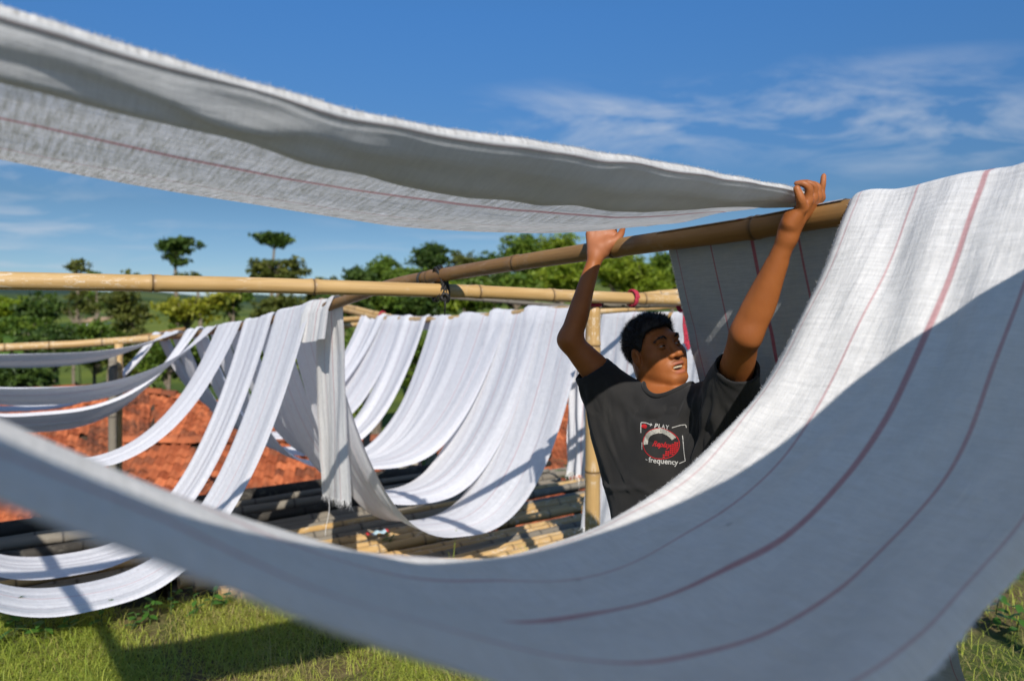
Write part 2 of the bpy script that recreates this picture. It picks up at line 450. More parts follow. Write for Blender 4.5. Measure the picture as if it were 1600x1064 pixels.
for k, (s_, u_, zt, zb_) in enumerate(((.0, 2.52, .27, -2.1), (SC + .06, 2.45, .36, -2.1), (SC + .07, -10.2, -.38, -4.0), (SD - .06, .9, -.04, -2.4))):
    bamboo('bamboo_post', [SU(s_, u_, zt), SU(s_, u_, zb_)], .034, .036, M['bamboo'],
           ['post carrying the near end of the brown pole', 'post carrying the near end of the parallel cloth pole',
            'post under the far end of the parallel cloth pole', 'post carrying the near end of the far cloth pole'][k], 'bamboo post', seed=30 + k)

# ------------------------------------------------------------------ ties
def wraps(name, centre, axis, r, turns, width, rt, mat, label, tail=None, seed=0, cat='tie'):
    """cord wound round a point of a pole: axis is the pole's direction"""
    rs = np.random.default_rng(seed)
    ax = np.asarray(axis, float); ax /= np.linalg.norm(ax)
    ref = np.array([0, 0, 1.0]) if abs(ax[2]) < .85 else np.array([1.0, 0, 0])
    a = np.cross(ax, ref); a /= np.linalg.norm(a); b = np.cross(ax, a)
    th = np.linspace(0, turns * 2 * math.pi, int(turns * 22))
    off = np.interp(th, [0, th[-1]], [-width / 2, width / 2]) + .15 * width * np.sin(th * .7 + rs.uniform(0, 6))
    pts = np.asarray(centre) + (r + rt * .6 + rs.normal(0, rt * .15, len(th)))[:, None] * (np.cos(th)[:, None] * a + np.sin(th)[:, None] * b) + off[:, None] * ax
    parts = [tube(pts, rt, 8)]
    if tail is not None: parts.append(tube(np.asarray(tail, float), rt * .8, 8))
    V, fs = merge(parts)
    o = link(name, mesh_np(name, V, fs), mat)
    recentre(o)
    return tag(o, label, cat)
M['rubber'] = simple('black_rubber', (.018, .017, .016), .6, .4, .3, 60)
M['red_cloth'] = simple('red_tie_cloth', (.38, .035, .06), .85, .1, .35, 90, .5)
M['rope'] = simple('grey_rope', (.16, .13, .10), .9, .1, .35, 120, .5)
# lashing where the brown pole crosses the pale one
cB = SU(0, -2.33, zB(-2.33)); cA = P(692, 455.5, 4.062 * KS)
dB = SU(0, -3, zB(-3)) - SU(0, -2, zB(-2)); dA = np.array(Apts[4]) - np.array(Apts[3])
mid = (cA + cB) / 2
V, fs = [], []
parts = []
rs = np.random.default_rng(5)
for i in range(5):                      # bands that go round both poles at once
    th = np.linspace(0, 2 * math.pi, 60)
    up = np.array([0, 0, 1.0]); side = dA / np.linalg.norm(dA) * .5 + dB / np.linalg.norm(dB) * .0
    perp = np.cross(dA / np.linalg.norm(dA), up)
    hh = .068 + .002 * i; ww = .037 + .001 * i
    pos = mid + np.cos(th)[:, None] * up * hh + np.sin(th)[:, None] * perp * ww + np.outer(np.cos(th) * .028 * (1 if i % 2 else -.6) + (i - 2) * .006, dA / np.linalg.norm(dA))
    parts.append(tube(pos, .0048, 8))
kn = cA + np.array([.012, -.036, -.025])
th = np.linspace(0, 5 * math.pi, 60)
parts.append(tube(kn + np.stack([.013 * np.cos(th), .008 * np.sin(th * 1.3), .014 * np.sin(th)], -1), .006, 8))
parts.append(tube(np.array([kn, kn + [.001, -.004, -.03], kn + [-.001, -.002, -.075]]), [.005, .004, .002], 8))
V, fs = merge(parts)
o = recentre(link('rubber_lashing', mesh_np('rubber_lashing', V, fs), M['rubber']))
tag(o, 'black rubber lashing knotted where the brown pole crosses the pale pole', 'lashing')
wraps('node_band', SU(0, -2.62 + .12, zB(-2.5)), dB, .0305, 2.2, .012, .0035, M['rubber'], 'black band wound round the brown pole beside the lashing', seed=2)
cR = P(988, 463.5, 4.68 * KS)
wraps('red_tie', cR + [0, 0, -.008], dA, .035, 3, .016, .006, M['red_cloth'], 'red cloth strip binding the split bamboo under the pale pole', seed=3)
tp = pc + np.array([-.005, -.04, -.03])
wraps('red_tie', pc + [0, 0, -.045], (0, 0, 1), .037, 2.5, .02, .005, M['red_cloth'], 'red cloth tied round the top of the yellow post, its tail hanging',
      tail=np.array([tp + [-.02, 0, .05], tp + [-.03, -.01, 0], tp + [-.04, 0, -.08], tp + [-.045, .0, -.19]]), seed=4)
hp = P(1067, 476, 4.95 * KS)
wraps('red_tie', hp, dA, .034, 2.5, .02, .005, M['red_cloth'], 'red cloth tails hanging from the pole end beside the grey cloth', seed=6)
parts = []
for i in range(4):
    a0 = hp + np.array([.004 * i - .004, -.032, -.01])
    ln = .19 + .015 * i - .03 * (i == 3)
    z = np.linspace(0, -ln, 14)
    xx = .009 * np.sin(np.linspace(0, 1.2, 14)) + .006 * i * np.linspace(0, 1, 14) + .002 * np.sin(np.linspace(0, 9 + i, 14))
    w_ = .0075
    pv = []
    for j in range(14):
        for sgn in (-1, 1):
            for th_ in (-.0015, .0015):
                pv.append(a0 + [xx[j] + sgn * w_, th_ + .003 * i, z[j]])
    fq = []
    for j in range(13):
        a_, b_ = 4 * j, 4 * (j + 1)
        fq += [(a_, a_ + 2, b_ + 2, b_), (a_ + 1, b_ + 1, b_ + 3, a_ + 3), (a_, b_, b_ + 1, a_ + 1), (a_ + 2, a_ + 3, b_ + 3, b_ + 2)]
    parts.append((pv, fq))
V, fs = merge(parts)
red_tails = link('tail', mesh_np('tail', V, fs), M['red_cloth'], parent=bpy.context.scene.objects['red_tie.002'])
wraps('red_tie', P(597, 492.5, 7.72), P(612, 496, 7.6) - P(560, 484, 8.1), .032, 2, .03, .008, M['red_cloth'], 'red tie on the bent far pole by the first white cloth', seed=7)
wraps('rope_binding', q * 0 + P(572, 505, 8.69), (0, 0, 1), .042, 5, .09, .008, M['rope'], 'grey rope wound round the far post top',
      tail=np.array([P(572, 505, 8.63), P(573, 520, 8.63), P(570, 532, 8.63)]), seed=8)

# ================================================================== cloth
def spline(xs, ys, n):
    """smooth curve through points, by repeated corner rounding of a dense polyline"""
    xs, ys = np.asarray(xs, float), np.asarray(ys, float)
    t = np.concatenate([[0], np.cumsum(np.hypot(np.diff(xs), np.diff(ys)))])
    # Catmull-Rom on chord length
    tt = np.linspace(0, t[-1], n)
    mx = np.gradient(xs, t); my = np.gradient(ys, t)
    i = np.clip(np.searchsorted(t, tt, side='right') - 1, 0, len(t) - 2)
    h = t[i + 1] - t[i]; w = (tt - t[i]) / h
    h00 = 2 * w**3 - 3 * w**2 + 1; h10 = w**3 - 2 * w**2 + w; h01 = -2 * w**3 + 3 * w**2; h11 = w**3 - w**2
    return h00 * xs[i] + h10 * h * mx[i] + h01 * xs[i + 1] + h11 * h * mx[i + 1], h00 * ys[i] + h10 * h * my[i] + h01 * ys[i + 1] + h11 * h * my[i + 1]

def wavy(n, k, rs, f0=1.0, f1=6.0):
    x = np.linspace(0, 1, n); y = np.zeros(n)
    for _ in range(k):
        f = rs.uniform(f0, f1); y += np.sin(2 * math.pi * (f * x + rs.random())) / f**.6
    return y / max(1e-6, np.abs(y).max())

def sheet(name, pos, width_m, mat, label, cat='cloth', group=None, flip_u=False, parent=None):
    nt, nv, _ = pos.shape
    idx = np.arange(nt * nv).reshape(nt, nv)
    fc = np.stack([idx[:-1, :-1], idx[:-1, 1:], idx[1:, 1:], idx[1:, :-1]], -1).reshape(-1, 4)
    me = mesh_np(name, pos.reshape(-1, 3), fc)
    al = np.concatenate([[0], np.cumsum(np.linalg.norm(np.diff(pos[:, nv // 2], axis=0), axis=1))])
    uvx = np.broadcast_to(np.asarray(width_m)[None, :], (nt, nv)); uvy = np.broadcast_to(al[:, None], (nt, nv))
    uv = np.stack([uvx, uvy], -1).reshape(-1, 2)
    lay = me.uv_layers.new(name='UVMap')
    lay.data.foreach_set('uv', uv[fc.ravel()].astype(np.float32).ravel())
    o = link(name, me, mat, parent)
    if parent is None:
        recentre(o); tag(o, label, cat, group)
    return o

def fringe(edge, outward, n, lo, hi, wid, parent, mat, rs, name='fringe', droop=.3):
    """loose yarn ends along a cloth edge: edge (k,3), outward (k,3)"""
    k = len(edge)
    t = rs.uniform(0, k - 1.001, n); i = t.astype(int); f = (t - i)[:, None]
    p = edge[i] * (1 - f) + edge[i + 1] * f
    d = outward[i] * (1 - f) + outward[i + 1] * f
    tg = edge[i + 1] - edge[i]; tg /= np.linalg.norm(tg, axis=1)[:, None] + 1e-9
    L = rs.uniform(lo, hi, n)[:, None] * (1 + .8 * np.sin(t * .35)[:, None] ** 2 * .6)
    dirn = d + tg * rs.normal(0, .5, n)[:, None] + rs.normal(0, .25, (n, 3)); dirn[:, 2] -= droop * rs.random(n)
    dirn /= np.linalg.norm(dirn, axis=1)[:, None]
    p0 = p - d * .004
    m1 = p + dirn * L * .5
    bend = rs.normal(0, .35, (n, 3)); tip = m1 + (dirn + bend) * L * .5
    w = tg * wid
    V = np.concatenate([p0 - w, p0 + w, m1 - w * .8, m1 + w * .8, tip])
    a = np.arange(n)
    fa = [(x, x + n, x + 3 * n, x + 2 * n) for x in a] + [(x + 2 * n, x + 3 * n, x + 4 * n) for x in a]
    o = link(name, mesh_np(name, V, fa, smooth=False), mat, parent)
    o['kind'] = 'stuff'
    return o
M['yarn'] = simple('loose_yarn', (.80, .79, .78), .9, .05, .06, 10, 0)

# ---- the cloth hanging in front of the man, sagging between the two poles
rs = np.random.default_rng(21)
zt = zB(.0)
pr_s = [-.115, -.11, -.09, -.055, -.02, .02, .06, .25, .5, .75, 1.0, 1.25, 1.5, 1.75, 2.0, 2.4, 2.76, 2.80, 2.85, 2.9]
pr_z = [-.30, -.15, .05, .27, .325, .327, .285, .045, -.225, -.375, -.445, -.458, -.41, -.305, -.165, .11, .41, .445, .42, .30]
S_, Z_ = spline(pr_s, pr_z, 420)
nv = 70
v = np.linspace(0, 1, nv)
W0 = .72
nt = len(S_)
ds = np.gradient(S_); dz = np.gradient(Z_); ln = np.hypot(ds, dz); nS, nZ = -dz / ln, ds / ln
pos = np.zeros((nt, nv, 3))
e0 = .010 * wavy(nt, 5, rs, 2, 8); e1 = .012 * wavy(nt, 5, rs, 2, 8)
rip1 = wavy(nt, 4, rs, 1, 5); rip2 = wavy(nt, 4, rs, 1, 6)
sg = np.linspace(0, 1, nt)
for j, vv in enumerate(v):
    u = .0 + W0 * .975 * vv + e0 * (1 - vv)**3 + e1 * vv**3
    # behind the pole the free end hangs gathered and short of the far edge
    back = np.clip((-S_ - .05) / .05, 0, 1)
    u = u * (1 - back) + (.02 + .27 * vv) * back
    lift = (np.interp(u, [0, .72], [0, .045])) * np.clip(1 - np.abs(S_) / .5, 0, 1)   # the pole rises to the right
    amp = .006 * np.sin(2 * math.pi * (2.2 * vv + .6 * rip1)) + .004 * np.sin(2 * math.pi * (5.1 * vv + .8 * rip2))
    amp += .012 * np.sin(2 * math.pi * (3.2 * vv + .3 * rip1)) * np.clip(1 - (S_ - .0) / .7, 0, 1) * (S_ > 0)
    amp += back * .007 * np.sin(2 * math.pi * 2.3 * vv)
    # hems curl under at both edges
    curl = -.022 * np.clip((vv - .955) / .045, 0, 1)**1.5 * np.clip((1.7 - S_) / .5, 0, 1) - .010 * np.clip((.03 - vv) / .03, 0, 1)**1.5
    off = amp * (.35 + .65 * np.clip(np.abs(S_) * 4, 0, 1)) + curl
    lift = lift + vv * .024 * np.clip((S_ - 1.55) / .4, 0, 1)      # the near edge is drawn up towards the left pole
    pos[:, j] = SU(S_ + nS * off, u, Z_ + nZ * off + lift)
front = sheet('draped_cloth', pos, v * W0 * KS, M['cloth_near'],
              'wide white cloth with red stripes slung in front of the man, half in shadow', group=None)
o_edge = pos[:, 0]; outw = np.gradient(pos, axis=1)[:, 0] * -1; outw /= np.linalg.norm(outw, axis=1)[:, None]
fringe(o_edge[40:], outw[40:], 6500, .002, .0055, .0004, front, M['yarn'], rs)
o_edge = pos[:, -1]; outw = np.gradient(pos, axis=1)[:, -1]; outw /= np.linalg.norm(outw, axis=1)[:, None]
fringe(o_edge[40:], outw[40:], 2500, .002, .005, .0004, front, M['yarn'], rs)

# ---- the cloth the man is spreading: pulled tight overhead, its near edge rolled under
rs = np.random.default_rng(22)
s_k = [0, .5, 1.0, 1.5, 2.0, 2.5, 2.8]
zn_k = [.350, .364, .366, .370, .432, .51, .52]     # near edge
zf_k = [.312, .264, .250, .282, .330, .39, .43]     # far edge
nt = 320
ss = np.linspace(2.8, -.02, nt)
zn = spline(s_k, zn_k, 200); zf = spline(s_k, zf_k, 200)
zn = np.interp(ss, zn[0], zn[1]); zf = np.interp(ss, zf[0], zf[1])
nmain, nflap = 60, 44
uF, uN = -.85, -.13
pos = np.zeros((nt, nmain + nflap, 3)); wcoord = np.zeros(nmain + nflap)
puff1 = wavy(nt, 6, rs, 2, 14); puff2 = wavy(nt, 6, rs, 3, 18); puff3 = wavy(nt, 5, rs, 1, 4)
flap_w = np.interp(ss, [0, .1, .5, 1.1, 1.5, 1.8, 2.8], [.08, .14, .23, .22, .13, .085, .075]) * (1 + .03 * puff3)
edge_j = .012 * wavy(nt, 7, rs, 3, 20)
nearu = uN + edge_j * .6
for j in range(nmain):
    vv = j / (nmain - 1)
    u = uF + (nearu - uF) * vv + .006 * (1 - vv)**4 * puff2
    z = zf + (zn - zf) * (vv**1.25) - .030 * np.sin(math.pi * vv) * np.clip(ss / .5, 0, 1)
    z = z + .004 * np.sin(2 * math.pi * (2.3 * vv + .4 * puff3))
    pos[:, j] = SU(ss, u, z)
    wcoord[j] = W0 * KS * vv * .98
rr = .010 * (1 + .5 * puff1) * np.clip(.35 + ss, .4, 1)
for j in range(nflap):
    w = (j + 1) / nflap
    # half turn round a soft roll, then the flap trails back underneath
    a = np.clip(w / .28, 0, 1) * math.pi
    t2 = np.clip((w - .28) / .72, 0, 1)
    u = nearu + rr * np.sin(a) - flap_w * t2
    drop = rr * (1 - np.cos(a)) + .035 * t2 * np.clip((ss - 1.0) / .8, 0, 1) + .016 * np.sin(math.pi * t2) * (1 + .35 * puff2) + .007 * np.sin(9 * t2 + 3 * puff1) * t2 * (1 - t2) * 3
    base = np.interp(t2, [0, 1], [0, 1])
    vm = np.clip((u - uF) / (nearu - uF), 0, 1)
    zmain = zf + (zn - zf) * (vm**1.25) - .030 * np.sin(math.pi * vm) * np.clip(ss / .5, 0, 1)
    z = np.where(t2 > 0, zmain - drop - .006, zn - drop)
    pos[:, nmain + j] = SU(ss, u, z)
    wcoord[nmain + j] = W0 * KS * .98 * (1 - 0) - .003 - .2 * w * 0 + .0
# the flap's own stripes run on from the near edge
wcoord[nmain:] = np.interp(np.arange(nflap), [0, 8, nflap - 1], [W0 * KS * .98, W0 * KS - .024, W0 * KS * .80])
# from the pole the same cloth falls away behind the man, its end hanging free
nb = 150
uL, uR = -.755, -.03
tt = np.linspace(0, 1, nb)
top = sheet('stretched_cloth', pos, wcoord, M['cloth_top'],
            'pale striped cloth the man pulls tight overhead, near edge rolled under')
top.data.materials.append(M['cloth_roll_shade'])          # rolled hem, its layered shade put into a darker base colour
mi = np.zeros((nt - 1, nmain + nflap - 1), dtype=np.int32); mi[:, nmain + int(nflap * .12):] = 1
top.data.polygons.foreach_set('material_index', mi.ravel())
o_edge = pos[:, nmain + 5]; outw = SU(0, 1, 0) - SU(0, 0, 0) + np.zeros((nt, 3)); outw[:, 2] += .6; outw /= np.linalg.norm(outw, axis=1)[:, None]
fringe(pos[:, nmain - 1], outw, 3000, .0018, .0048, .0004, top, M['yarn'], rs)
rs = np.random.default_rng(23)
sags = []
nv = 48
v = np.linspace(0, 1, nv)
bs = np.concatenate([[.03, .012, -.012, -.03], np.linspace(-.045, -.80, 120)])
pos = np.zeros((len(bs), nv, 3))
rp = wavy(len(bs), 5, rs, 1, 7)
for j, vv in enumerate(v):
    u = uL + (uR - uL) * vv
    zb0 = zB(u); zd0 = zD(u)
    t = np.clip((-bs - .035) / (-SD - .05), 0, 1)
    z = (zb0 + .0) * (1 - t) + (zd0 + RP) * t - 4 * 1.62 * t * (1 - t)
    z[:4] = zb0 + np.array([RP * .9, RP * 1.06, RP * 1.06, RP * .8])
    z = z - .10 * np.clip((-bs - .6) / .2, 0, 1)**2
    off = .006 * np.sin(2 * math.pi * (2.4 * vv + .5 * rp)) * np.sin(math.pi * np.clip(t * 3, 0, .5))
    pos[:, j] = SU(bs - off, u, z)
behind = sheet('striped_cloth', pos, v * W0 * KS, M['cloth_shade_toned'],
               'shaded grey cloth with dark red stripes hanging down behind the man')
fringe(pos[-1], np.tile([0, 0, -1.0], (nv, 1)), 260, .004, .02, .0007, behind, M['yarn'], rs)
edge = pos[4:60, 0]
fringe(edge, np.tile(SU(0, -1, 0) - SU(0, 0, 0), (len(edge), 1)), 500, .002, .006, .0005, behind, M['yarn'], rs)

# ---- the next cloth on the same two poles, over and beside the photographer
rs = np.random.default_rng(24)
nt, nv = 90, 30
ss = np.linspace(2.82, -.03, nt); v = np.linspace(0, 1, nv)
pos = np.zeros((nt, nv, 3)); e0 = .012 * wavy(nt, 5, rs, 1, 7)
for j, vv in enumerate(v):
    u = .95 + .70 * vv + e0 * (1 - vv)**3
    z = np.interp(ss, [-.03, .1, .3, .55, .8, 1.15, 1.45, 1.8, 2.2, 2.82], [.375, .42, .455, .455, .41, .315, .28, .285, .33, .46]) - .02 * math.sin(math.pi * vv)
    pos[:, j] = SU(ss, u, z)
sheet('stretched_cloth', pos, v * W0 * KS, M['cloth_top'], 'cloth already pulled tight over the two poles beside the slung one')
for j, vv in enumerate(v):  # second unseen cloth, added to shade the free cloth end and the grass
    u = 1.72 + .70 * vv - e0 * (1 - vv)**3
    pos[:, j] = SU(ss, u, np.interp(ss, [-.03, .1, .5, 1.4, 2.82], [.382, .395, .36, .33, .46]) - .02 * math.sin(math.pi * vv))
sheet('stretched_cloth', pos, v * W0 * KS, M['cloth_top'], 'unseen outermost cloth added over the near pole ends to shade the hanging cloth end')

# ---- the white strips looped over the poles behind
def strip(u0, u1, zc, zd, seed, label, tail=0.0, narrow=.12, pleat=.006, cpole=True, dpole=True, group='white cloths looped between the poles', tilt=0.0, wD=1.2, udC=0.0, udD=0.0, mat='cloth_back', nv=26):
    rs = np.random.default_rng(seed); PW = 2.7
    um = (u0 + u1) / 2
    zb0, zc0, zd0 = float(zB(um)), float(zC(um)), float(zD(um + udD))
    s, z = [], []
    if zc is not None:
        sag = (zb0 + zc0) / 2 - zc
        t = np.linspace(0, 1, 70)
        a = np.array([SC, zc0 + RP]); b = np.array([RP * .95, zb0 + RP * .35])
        s += list(np.concatenate([[SC + .1, SC + .03], a[0] + (b[0] - a[0]) * t])); z += list(np.concatenate([[zc0 - .25, zc0 + RP * .7], a[1] + (b[1] - a[1]) * t - sag * (1 - np.abs(2 * t - 1)**PW)]))
    else:
        s += [.09, .06]; z += [zb0 - .25, zb0 - .05]
    s += [RP * .6, 0, -RP * .6]; z += [zb0 + RP * .95, zb0 + RP * 1.1, zb0 + RP * .95]
    if zd is not None:
        sag = (zb0 + zd0) / 2 - zd
        t = np.linspace(0, 1, 70)
        a = np.array([-RP * .95, zb0 + RP * .35]); b = np.array([SD + RP, zd0 + RP * .5])
        s += list(a[0] + (b[0] - a[0]) * t); z += list(a[1] + (b[1] - a[1]) * t - sag * (1 - np.abs(2 * t - 1)**PW))
        s += [SD, SD - RP * .8]; z += [zd0 + RP * 1.08, zd0 + RP * .5]
        tl = max(tail, .12)
        s += list(np.linspace(SD - RP * 1.1, SD - .10, 8)); z += list(np.linspace(zd0, zd0 - tl, 8))
    else:
        tl = max(tail, .2)
        s += list(np.linspace(-.045, -.09, 16)); z += list(np.linspace(zb0, zb0 - tl, 16))
    s, z = np.array(s), np.array(z)
    n = len(s); v = np.linspace(0, 1, nv)
    ds, dz = np.gradient(s), np.gradient(z); ln = np.hypot(ds, dz) + 1e-9
    nS, nZ = dz / ln, -ds / ln
    sgn = np.where(nZ < 0, -1, 1); nS, nZ = nS * sgn, nZ * sgn
    mid = np.zeros(n)
    mid = np.where(s > 0, 4 * np.clip(s / SC, 0, 1) * (1 - np.clip(s / SC, 0, 1)), 4 * np.clip(s / SD, 0, 1) * (1 - np.clip(s / SD, 0, 1)))
    fr = [(rs.uniform(.8, 1.6), rs.random(), 1.6), (rs.uniform(2.2, 4), rs.random(), .55), (rs.uniform(5, 9), rs.random(), .28)]
    drift = wavy(n, 3, rs, .4, 2.0); e0 = .010 * wavy(n, 6, rs, 3, 16); e1 = .010 * wavy(n, 6, rs, 3, 16)
    pos = np.zeros((n, nv, 3))
    nar = (1 - narrow * np.where(s > 0, mid, mid * .35)) * np.where(s < 0, 1 + (wD - 1) * np.clip(s / SD, 0, 1), 1)
    for j, vv in enumerate(v):
        uc = um + (vv - .5) * (u1 - u0) * nar + e0 * (1 - vv)**4 + e1 * vv**4
        uc = uc + udC * np.clip(s / SC, 0, 1) + udD * np.clip(s / SD, 0, 1)
        dzb = np.interp(uc, [u0 - 1, u1 + 1], [float(zB(u0 - 1)), float(zB(u1 + 1))]) - zb0
        off = sum(k * np.sin(2 * math.pi * (f * vv + ph + .35 * drift)) for f, ph, k in fr) * pleat * (.35 + .65 * np.clip(mid * 1.6 + .3, 0, 1))
        ed = np.clip((abs(vv - .5) - .42) / .08, 0, 1)
        off = off - .018 * ed * mid
        wgt = 1 - np.clip(np.abs(s) / 2.2, 0, 1)
        tl_ = tilt * (vv - .5) * np.where(s > 0, mid, 0)
        pos[:, j] = SU(s + nS * off, uc, z + nZ * off + dzb * wgt + tl_)
    o = sheet('hanging_cloth', pos, v * W0 * KS, M[mat], label, group=group)
    return o, pos
LB = 'white cloth strip looped in a deep fold over the brown pole, '
strip(-4.78, -4.03, -1.86, -1.78, 1, 'nearest deep white loop, its lowest fold just over the bamboo rack', udD=.42)
strip(-5.58, -4.86, -1.86, -1.66, 2, 'second deep white loop along the brown pole from the black lashing', udD=.66, pleat=.009)
strip(-6.45, -5.72, -1.30, -1.50, 3, 'third white loop along the brown pole, sweeping past the two short posts', udD=.98, udC=.1, narrow=.22)
strip(-7.0, -6.48, -.78, -1.60, 4, 'shallow white loop crossing above the tiled roof ridge', udD=.92, udC=-.2, narrow=.3, tilt=.20)
strip(-7.75, -7.15, -1.10, -1.58, 5, 'twisted white loop hanging low across the tiled roof', udD=.86, narrow=.4, pleat=.012, tilt=.22)
strip(-8.75, -8.05, -.56, -1.50, 6, 'uppermost shallow white loop leaving the far end of the brown pole', udD=1.2, narrow=.35, tilt=.17)
strip(-9.5, -8.95, -1.15, -1.35, 7, 'narrow white loop folded thin near the far end of the brown pole', udD=1.65, narrow=.5, pleat=.015)
# free ends hanging from the poles
o, pos = strip(-4.16, -3.66, None, None, 8, 'creased grey white cloth end with loose threads hanging straight from the brown pole', tail=1.36, narrow=0, pleat=.012, mat='cloth_near')
edge = pos[-1]
fringe(edge, np.tile([0, 0, -1.0], (len(edge), 1)), 220, .01, .05, .0011, o, M['yarn'], rs)
th = np.linspace(0, 1, 14)
e = edge[3]
V, fs = tube(e + np.stack([.012 * np.sin(th * 5), .004 * np.cos(th * 7), -.24 * th], -1), .0014, 6)
link('thread', mesh_np('thread', V, fs), M['yarn'], parent=o)
def dhang(u0, u1, L, seed, label, push=.25, nv=30, pleat=.008, lens=0):
    rs = np.random.default_rng(seed); n = 60
    v = np.linspace(0, 1, nv); q = np.linspace(0, 1, n)
    pos = np.zeros((n + 3, nv, 3)); dr = wavy(n, 3, rs, .4, 2)
    fr = [(rs.uniform(2, 4), rs.random(), 1.0), (rs.uniform(5, 9), rs.random(), .6), (rs.uniform(9, 14), rs.random(), .3)]
    for j, vv in enumerate(v):
        u = u0 + (u1 - u0) * vv
        zd0 = float(zD(u))
        off = sum(k * np.sin(2 * math.pi * (f * vv + ph + .25 * dr)) for f, ph, k in fr) * pleat * np.clip(.25 + q * 2, 0, 1)
        s = SD + RP * 1.05 + push * q**.8 + off
        z = zd0 + RP * .4 - L * (1 + lens * (vv - .5)) * q
        uu_ = u + (0 if push < .1 else .0) * q
        pos[3:, j] = SU(s, uu_, z)
        pos[0, j] = SU(SD - RP, u, zd0 + RP * .4); pos[1, j] = SU(SD - RP * .4, u, zd0 + RP * 1.08); pos[2, j] = SU(SD + RP * .5, u, zd0 + RP * 1.02)
    o = sheet('hanging_cloth', pos, v * W0 * KS, M['cloth_back'], label, group='white cloths looped between the poles')
    edge = pos[-1]
    fringe(edge, np.tile([0, 0, -1.0], (len(edge), 1)), 160, .015, .06, .0012, o, M['yarn'], rs)
    return o
dhang(-3.80, -3.42, 1.36, 51, 'frayed white cloth end hanging from the far pole beside the yellow post', push=.05, pleat=.016)
dhang(-3.40, -2.70, 1.7, 52, 'white pleated cloth hanging straight behind the yellow post and the head', push=.22)
dhang(-2.66, -1.95, 2.0, 53, 'white cloth hanging from the far pole behind the face', push=.3)
# ================================================================== ground
def edge_y(x): return np.interp(x, [-6, -2.3, -1.6, 0, 2, 6], [3.9, 4.05, 4.30, 4.8, 5.6, 7.0])
def ground_z(x, y):
    x, y = np.asarray(x, float), np.asarray(y, float)
    w = .02 * np.sin(x * 2.1 + 1) * np.cos(y * 1.7) + .012 * np.sin(x * 5.3 + y * 3.1)
    plat = -GZ - .012 * np.clip(y - 2.6, 0, 3) * 0 + w * np.clip(np.hypot(x - .47, y - 2.3) * 1.2 - .4, 0, 1)
    e = y - edge_y(x)
    low = np.interp(y, [4, 6, 8, 12, 25, 40, 60, 90, 140, 220, 420], [-2.15, -2.2, -2.6, -4.3, -4.6, -4.0, -2.2, -.9, 1.2, 6.0, 9.0])
    low = low + np.clip((y - 30) / 60, 0, 1) * (1.6 * np.sin(x * .045 + 1.2) + .7 * np.sin(x * .13 + y * .07)) + np.clip((y - 150) / 100, 0, 1) * (4 * np.sin(x * .016 + .4) + 2 * np.sin(x * .05))
    t = np.clip(e / .55, 0, 1); t = t * t * (3 - 2 * t)
    return plat * (1 - t) + low * t
gx = np.concatenate([-np.geomspace(400, 5.2, 46), np.linspace(-5, 5, 84), np.geomspace(5.2, 400, 46)])
gy = np.concatenate([np.linspace(-30, -1.2, 14), np.linspace(-1, 9, 84), np.geomspace(9.2, 420, 70)])
X, Y = np.meshgrid(gx, gy, indexing='ij')
Zg = ground_z(X, Y)
idx = np.arange(X.size).reshape(X.shape)
fc = np.stack([idx[:-1, :-1], idx[1:, :-1], idx[1:, 1:], idx[:-1, 1:]], -1).reshape(-1, 4)
def ground_mat():
    m = NM('turf_and_soil')
    pos = m.n('ShaderNodeNewGeometry').outputs['Position']
    n1 = m.noise(pos, 1.1, 5, .6); n2 = m.noise(pos, 14, 5, .65); n3 = m.noise(pos, .045, 4, .6)
    near = m.mix(m.rng(n1, .42, .62), rgb(.055, .085, .018), rgb(.14, .095, .050))
    near = m.mix(m.rng(n2, .45, .7, 0, .6), near, rgb(.20, .16, .075))
    sp = m.n('ShaderNodeSeparateXYZ'); m.l(pos, sp.inputs[0])
    far = m.mix(m.rng(n3, .42, .56), rgb(.050, .085, .018), rgb(.15, .18, .030))
    far = m.mix(m.rng(m.noise(m.mapping(pos, (.05, .35, 1)), 1.0, 3), .5, .7, 0, .5), far, rgb(.045, .075, .02))
    far = m.mix(m.rng(sp.outputs['Y'], 120, 260), far, rgb(.035, .060, .045))
    soil = m.mix(m.rng(n2, .4, .7), rgb(.070, .045, .026), rgb(.12, .085, .05))
    low = m.mix(m.rng(n1, .35, .6), soil, rgb(.04, .06, .018))
    c = m.mix(m.rng(sp.outputs['Z'], -.55, -.12), low, near)
    c = m.mix(m.rng(sp.outputs['Y'], 10, 22), c, far)
    return m.done(m.pbsdf(c, .95, .1, m.bump(n2, .6, .03)))
M['ground'] = ground_mat()
g = link('ground', mesh_np('ground', np.stack([X, Y, Zg], -1).reshape(-1, 3), fc), M['ground'])
g['kind'] = 'structure'

# ------------------------------------------------------------------ grass
def leaf_mat(name, a, b, trans=.35, rough=.5, dead=None, dk=0.0):
    m = NM(name)
    t = m.attr('tone').outputs['Fac']
    c = m.mix(t, a, b)
    if dead is not None:
        c = m.mix(m.math('MULTIPLY', m.rng(t, .80, .90), dk), c, dead)
    p = m.pbsdf(c, rough, .3)
    tr = m.n('ShaderNodeBsdfTranslucent'); m.l(m.mix(.5, c, rgb(min(1, b[0] * 1.6), min(1, b[1] * 1.5), b[2])), tr.inputs['Color'])
    mx = m.n('ShaderNodeMixShader'); mx.inputs[0].default_value = trans
    m.l(p, mx.inputs[1]); m.l(tr.outputs[0], mx.inputs[2])
    return m.done(mx.outputs[0])
M['grass'] = leaf_mat('grass_blades', rgb(.19, .27, .032), rgb(.50, .52, .09), .35, .55, rgb(.34, .27, .12), .9)
rs = np.random.default_rng(31)
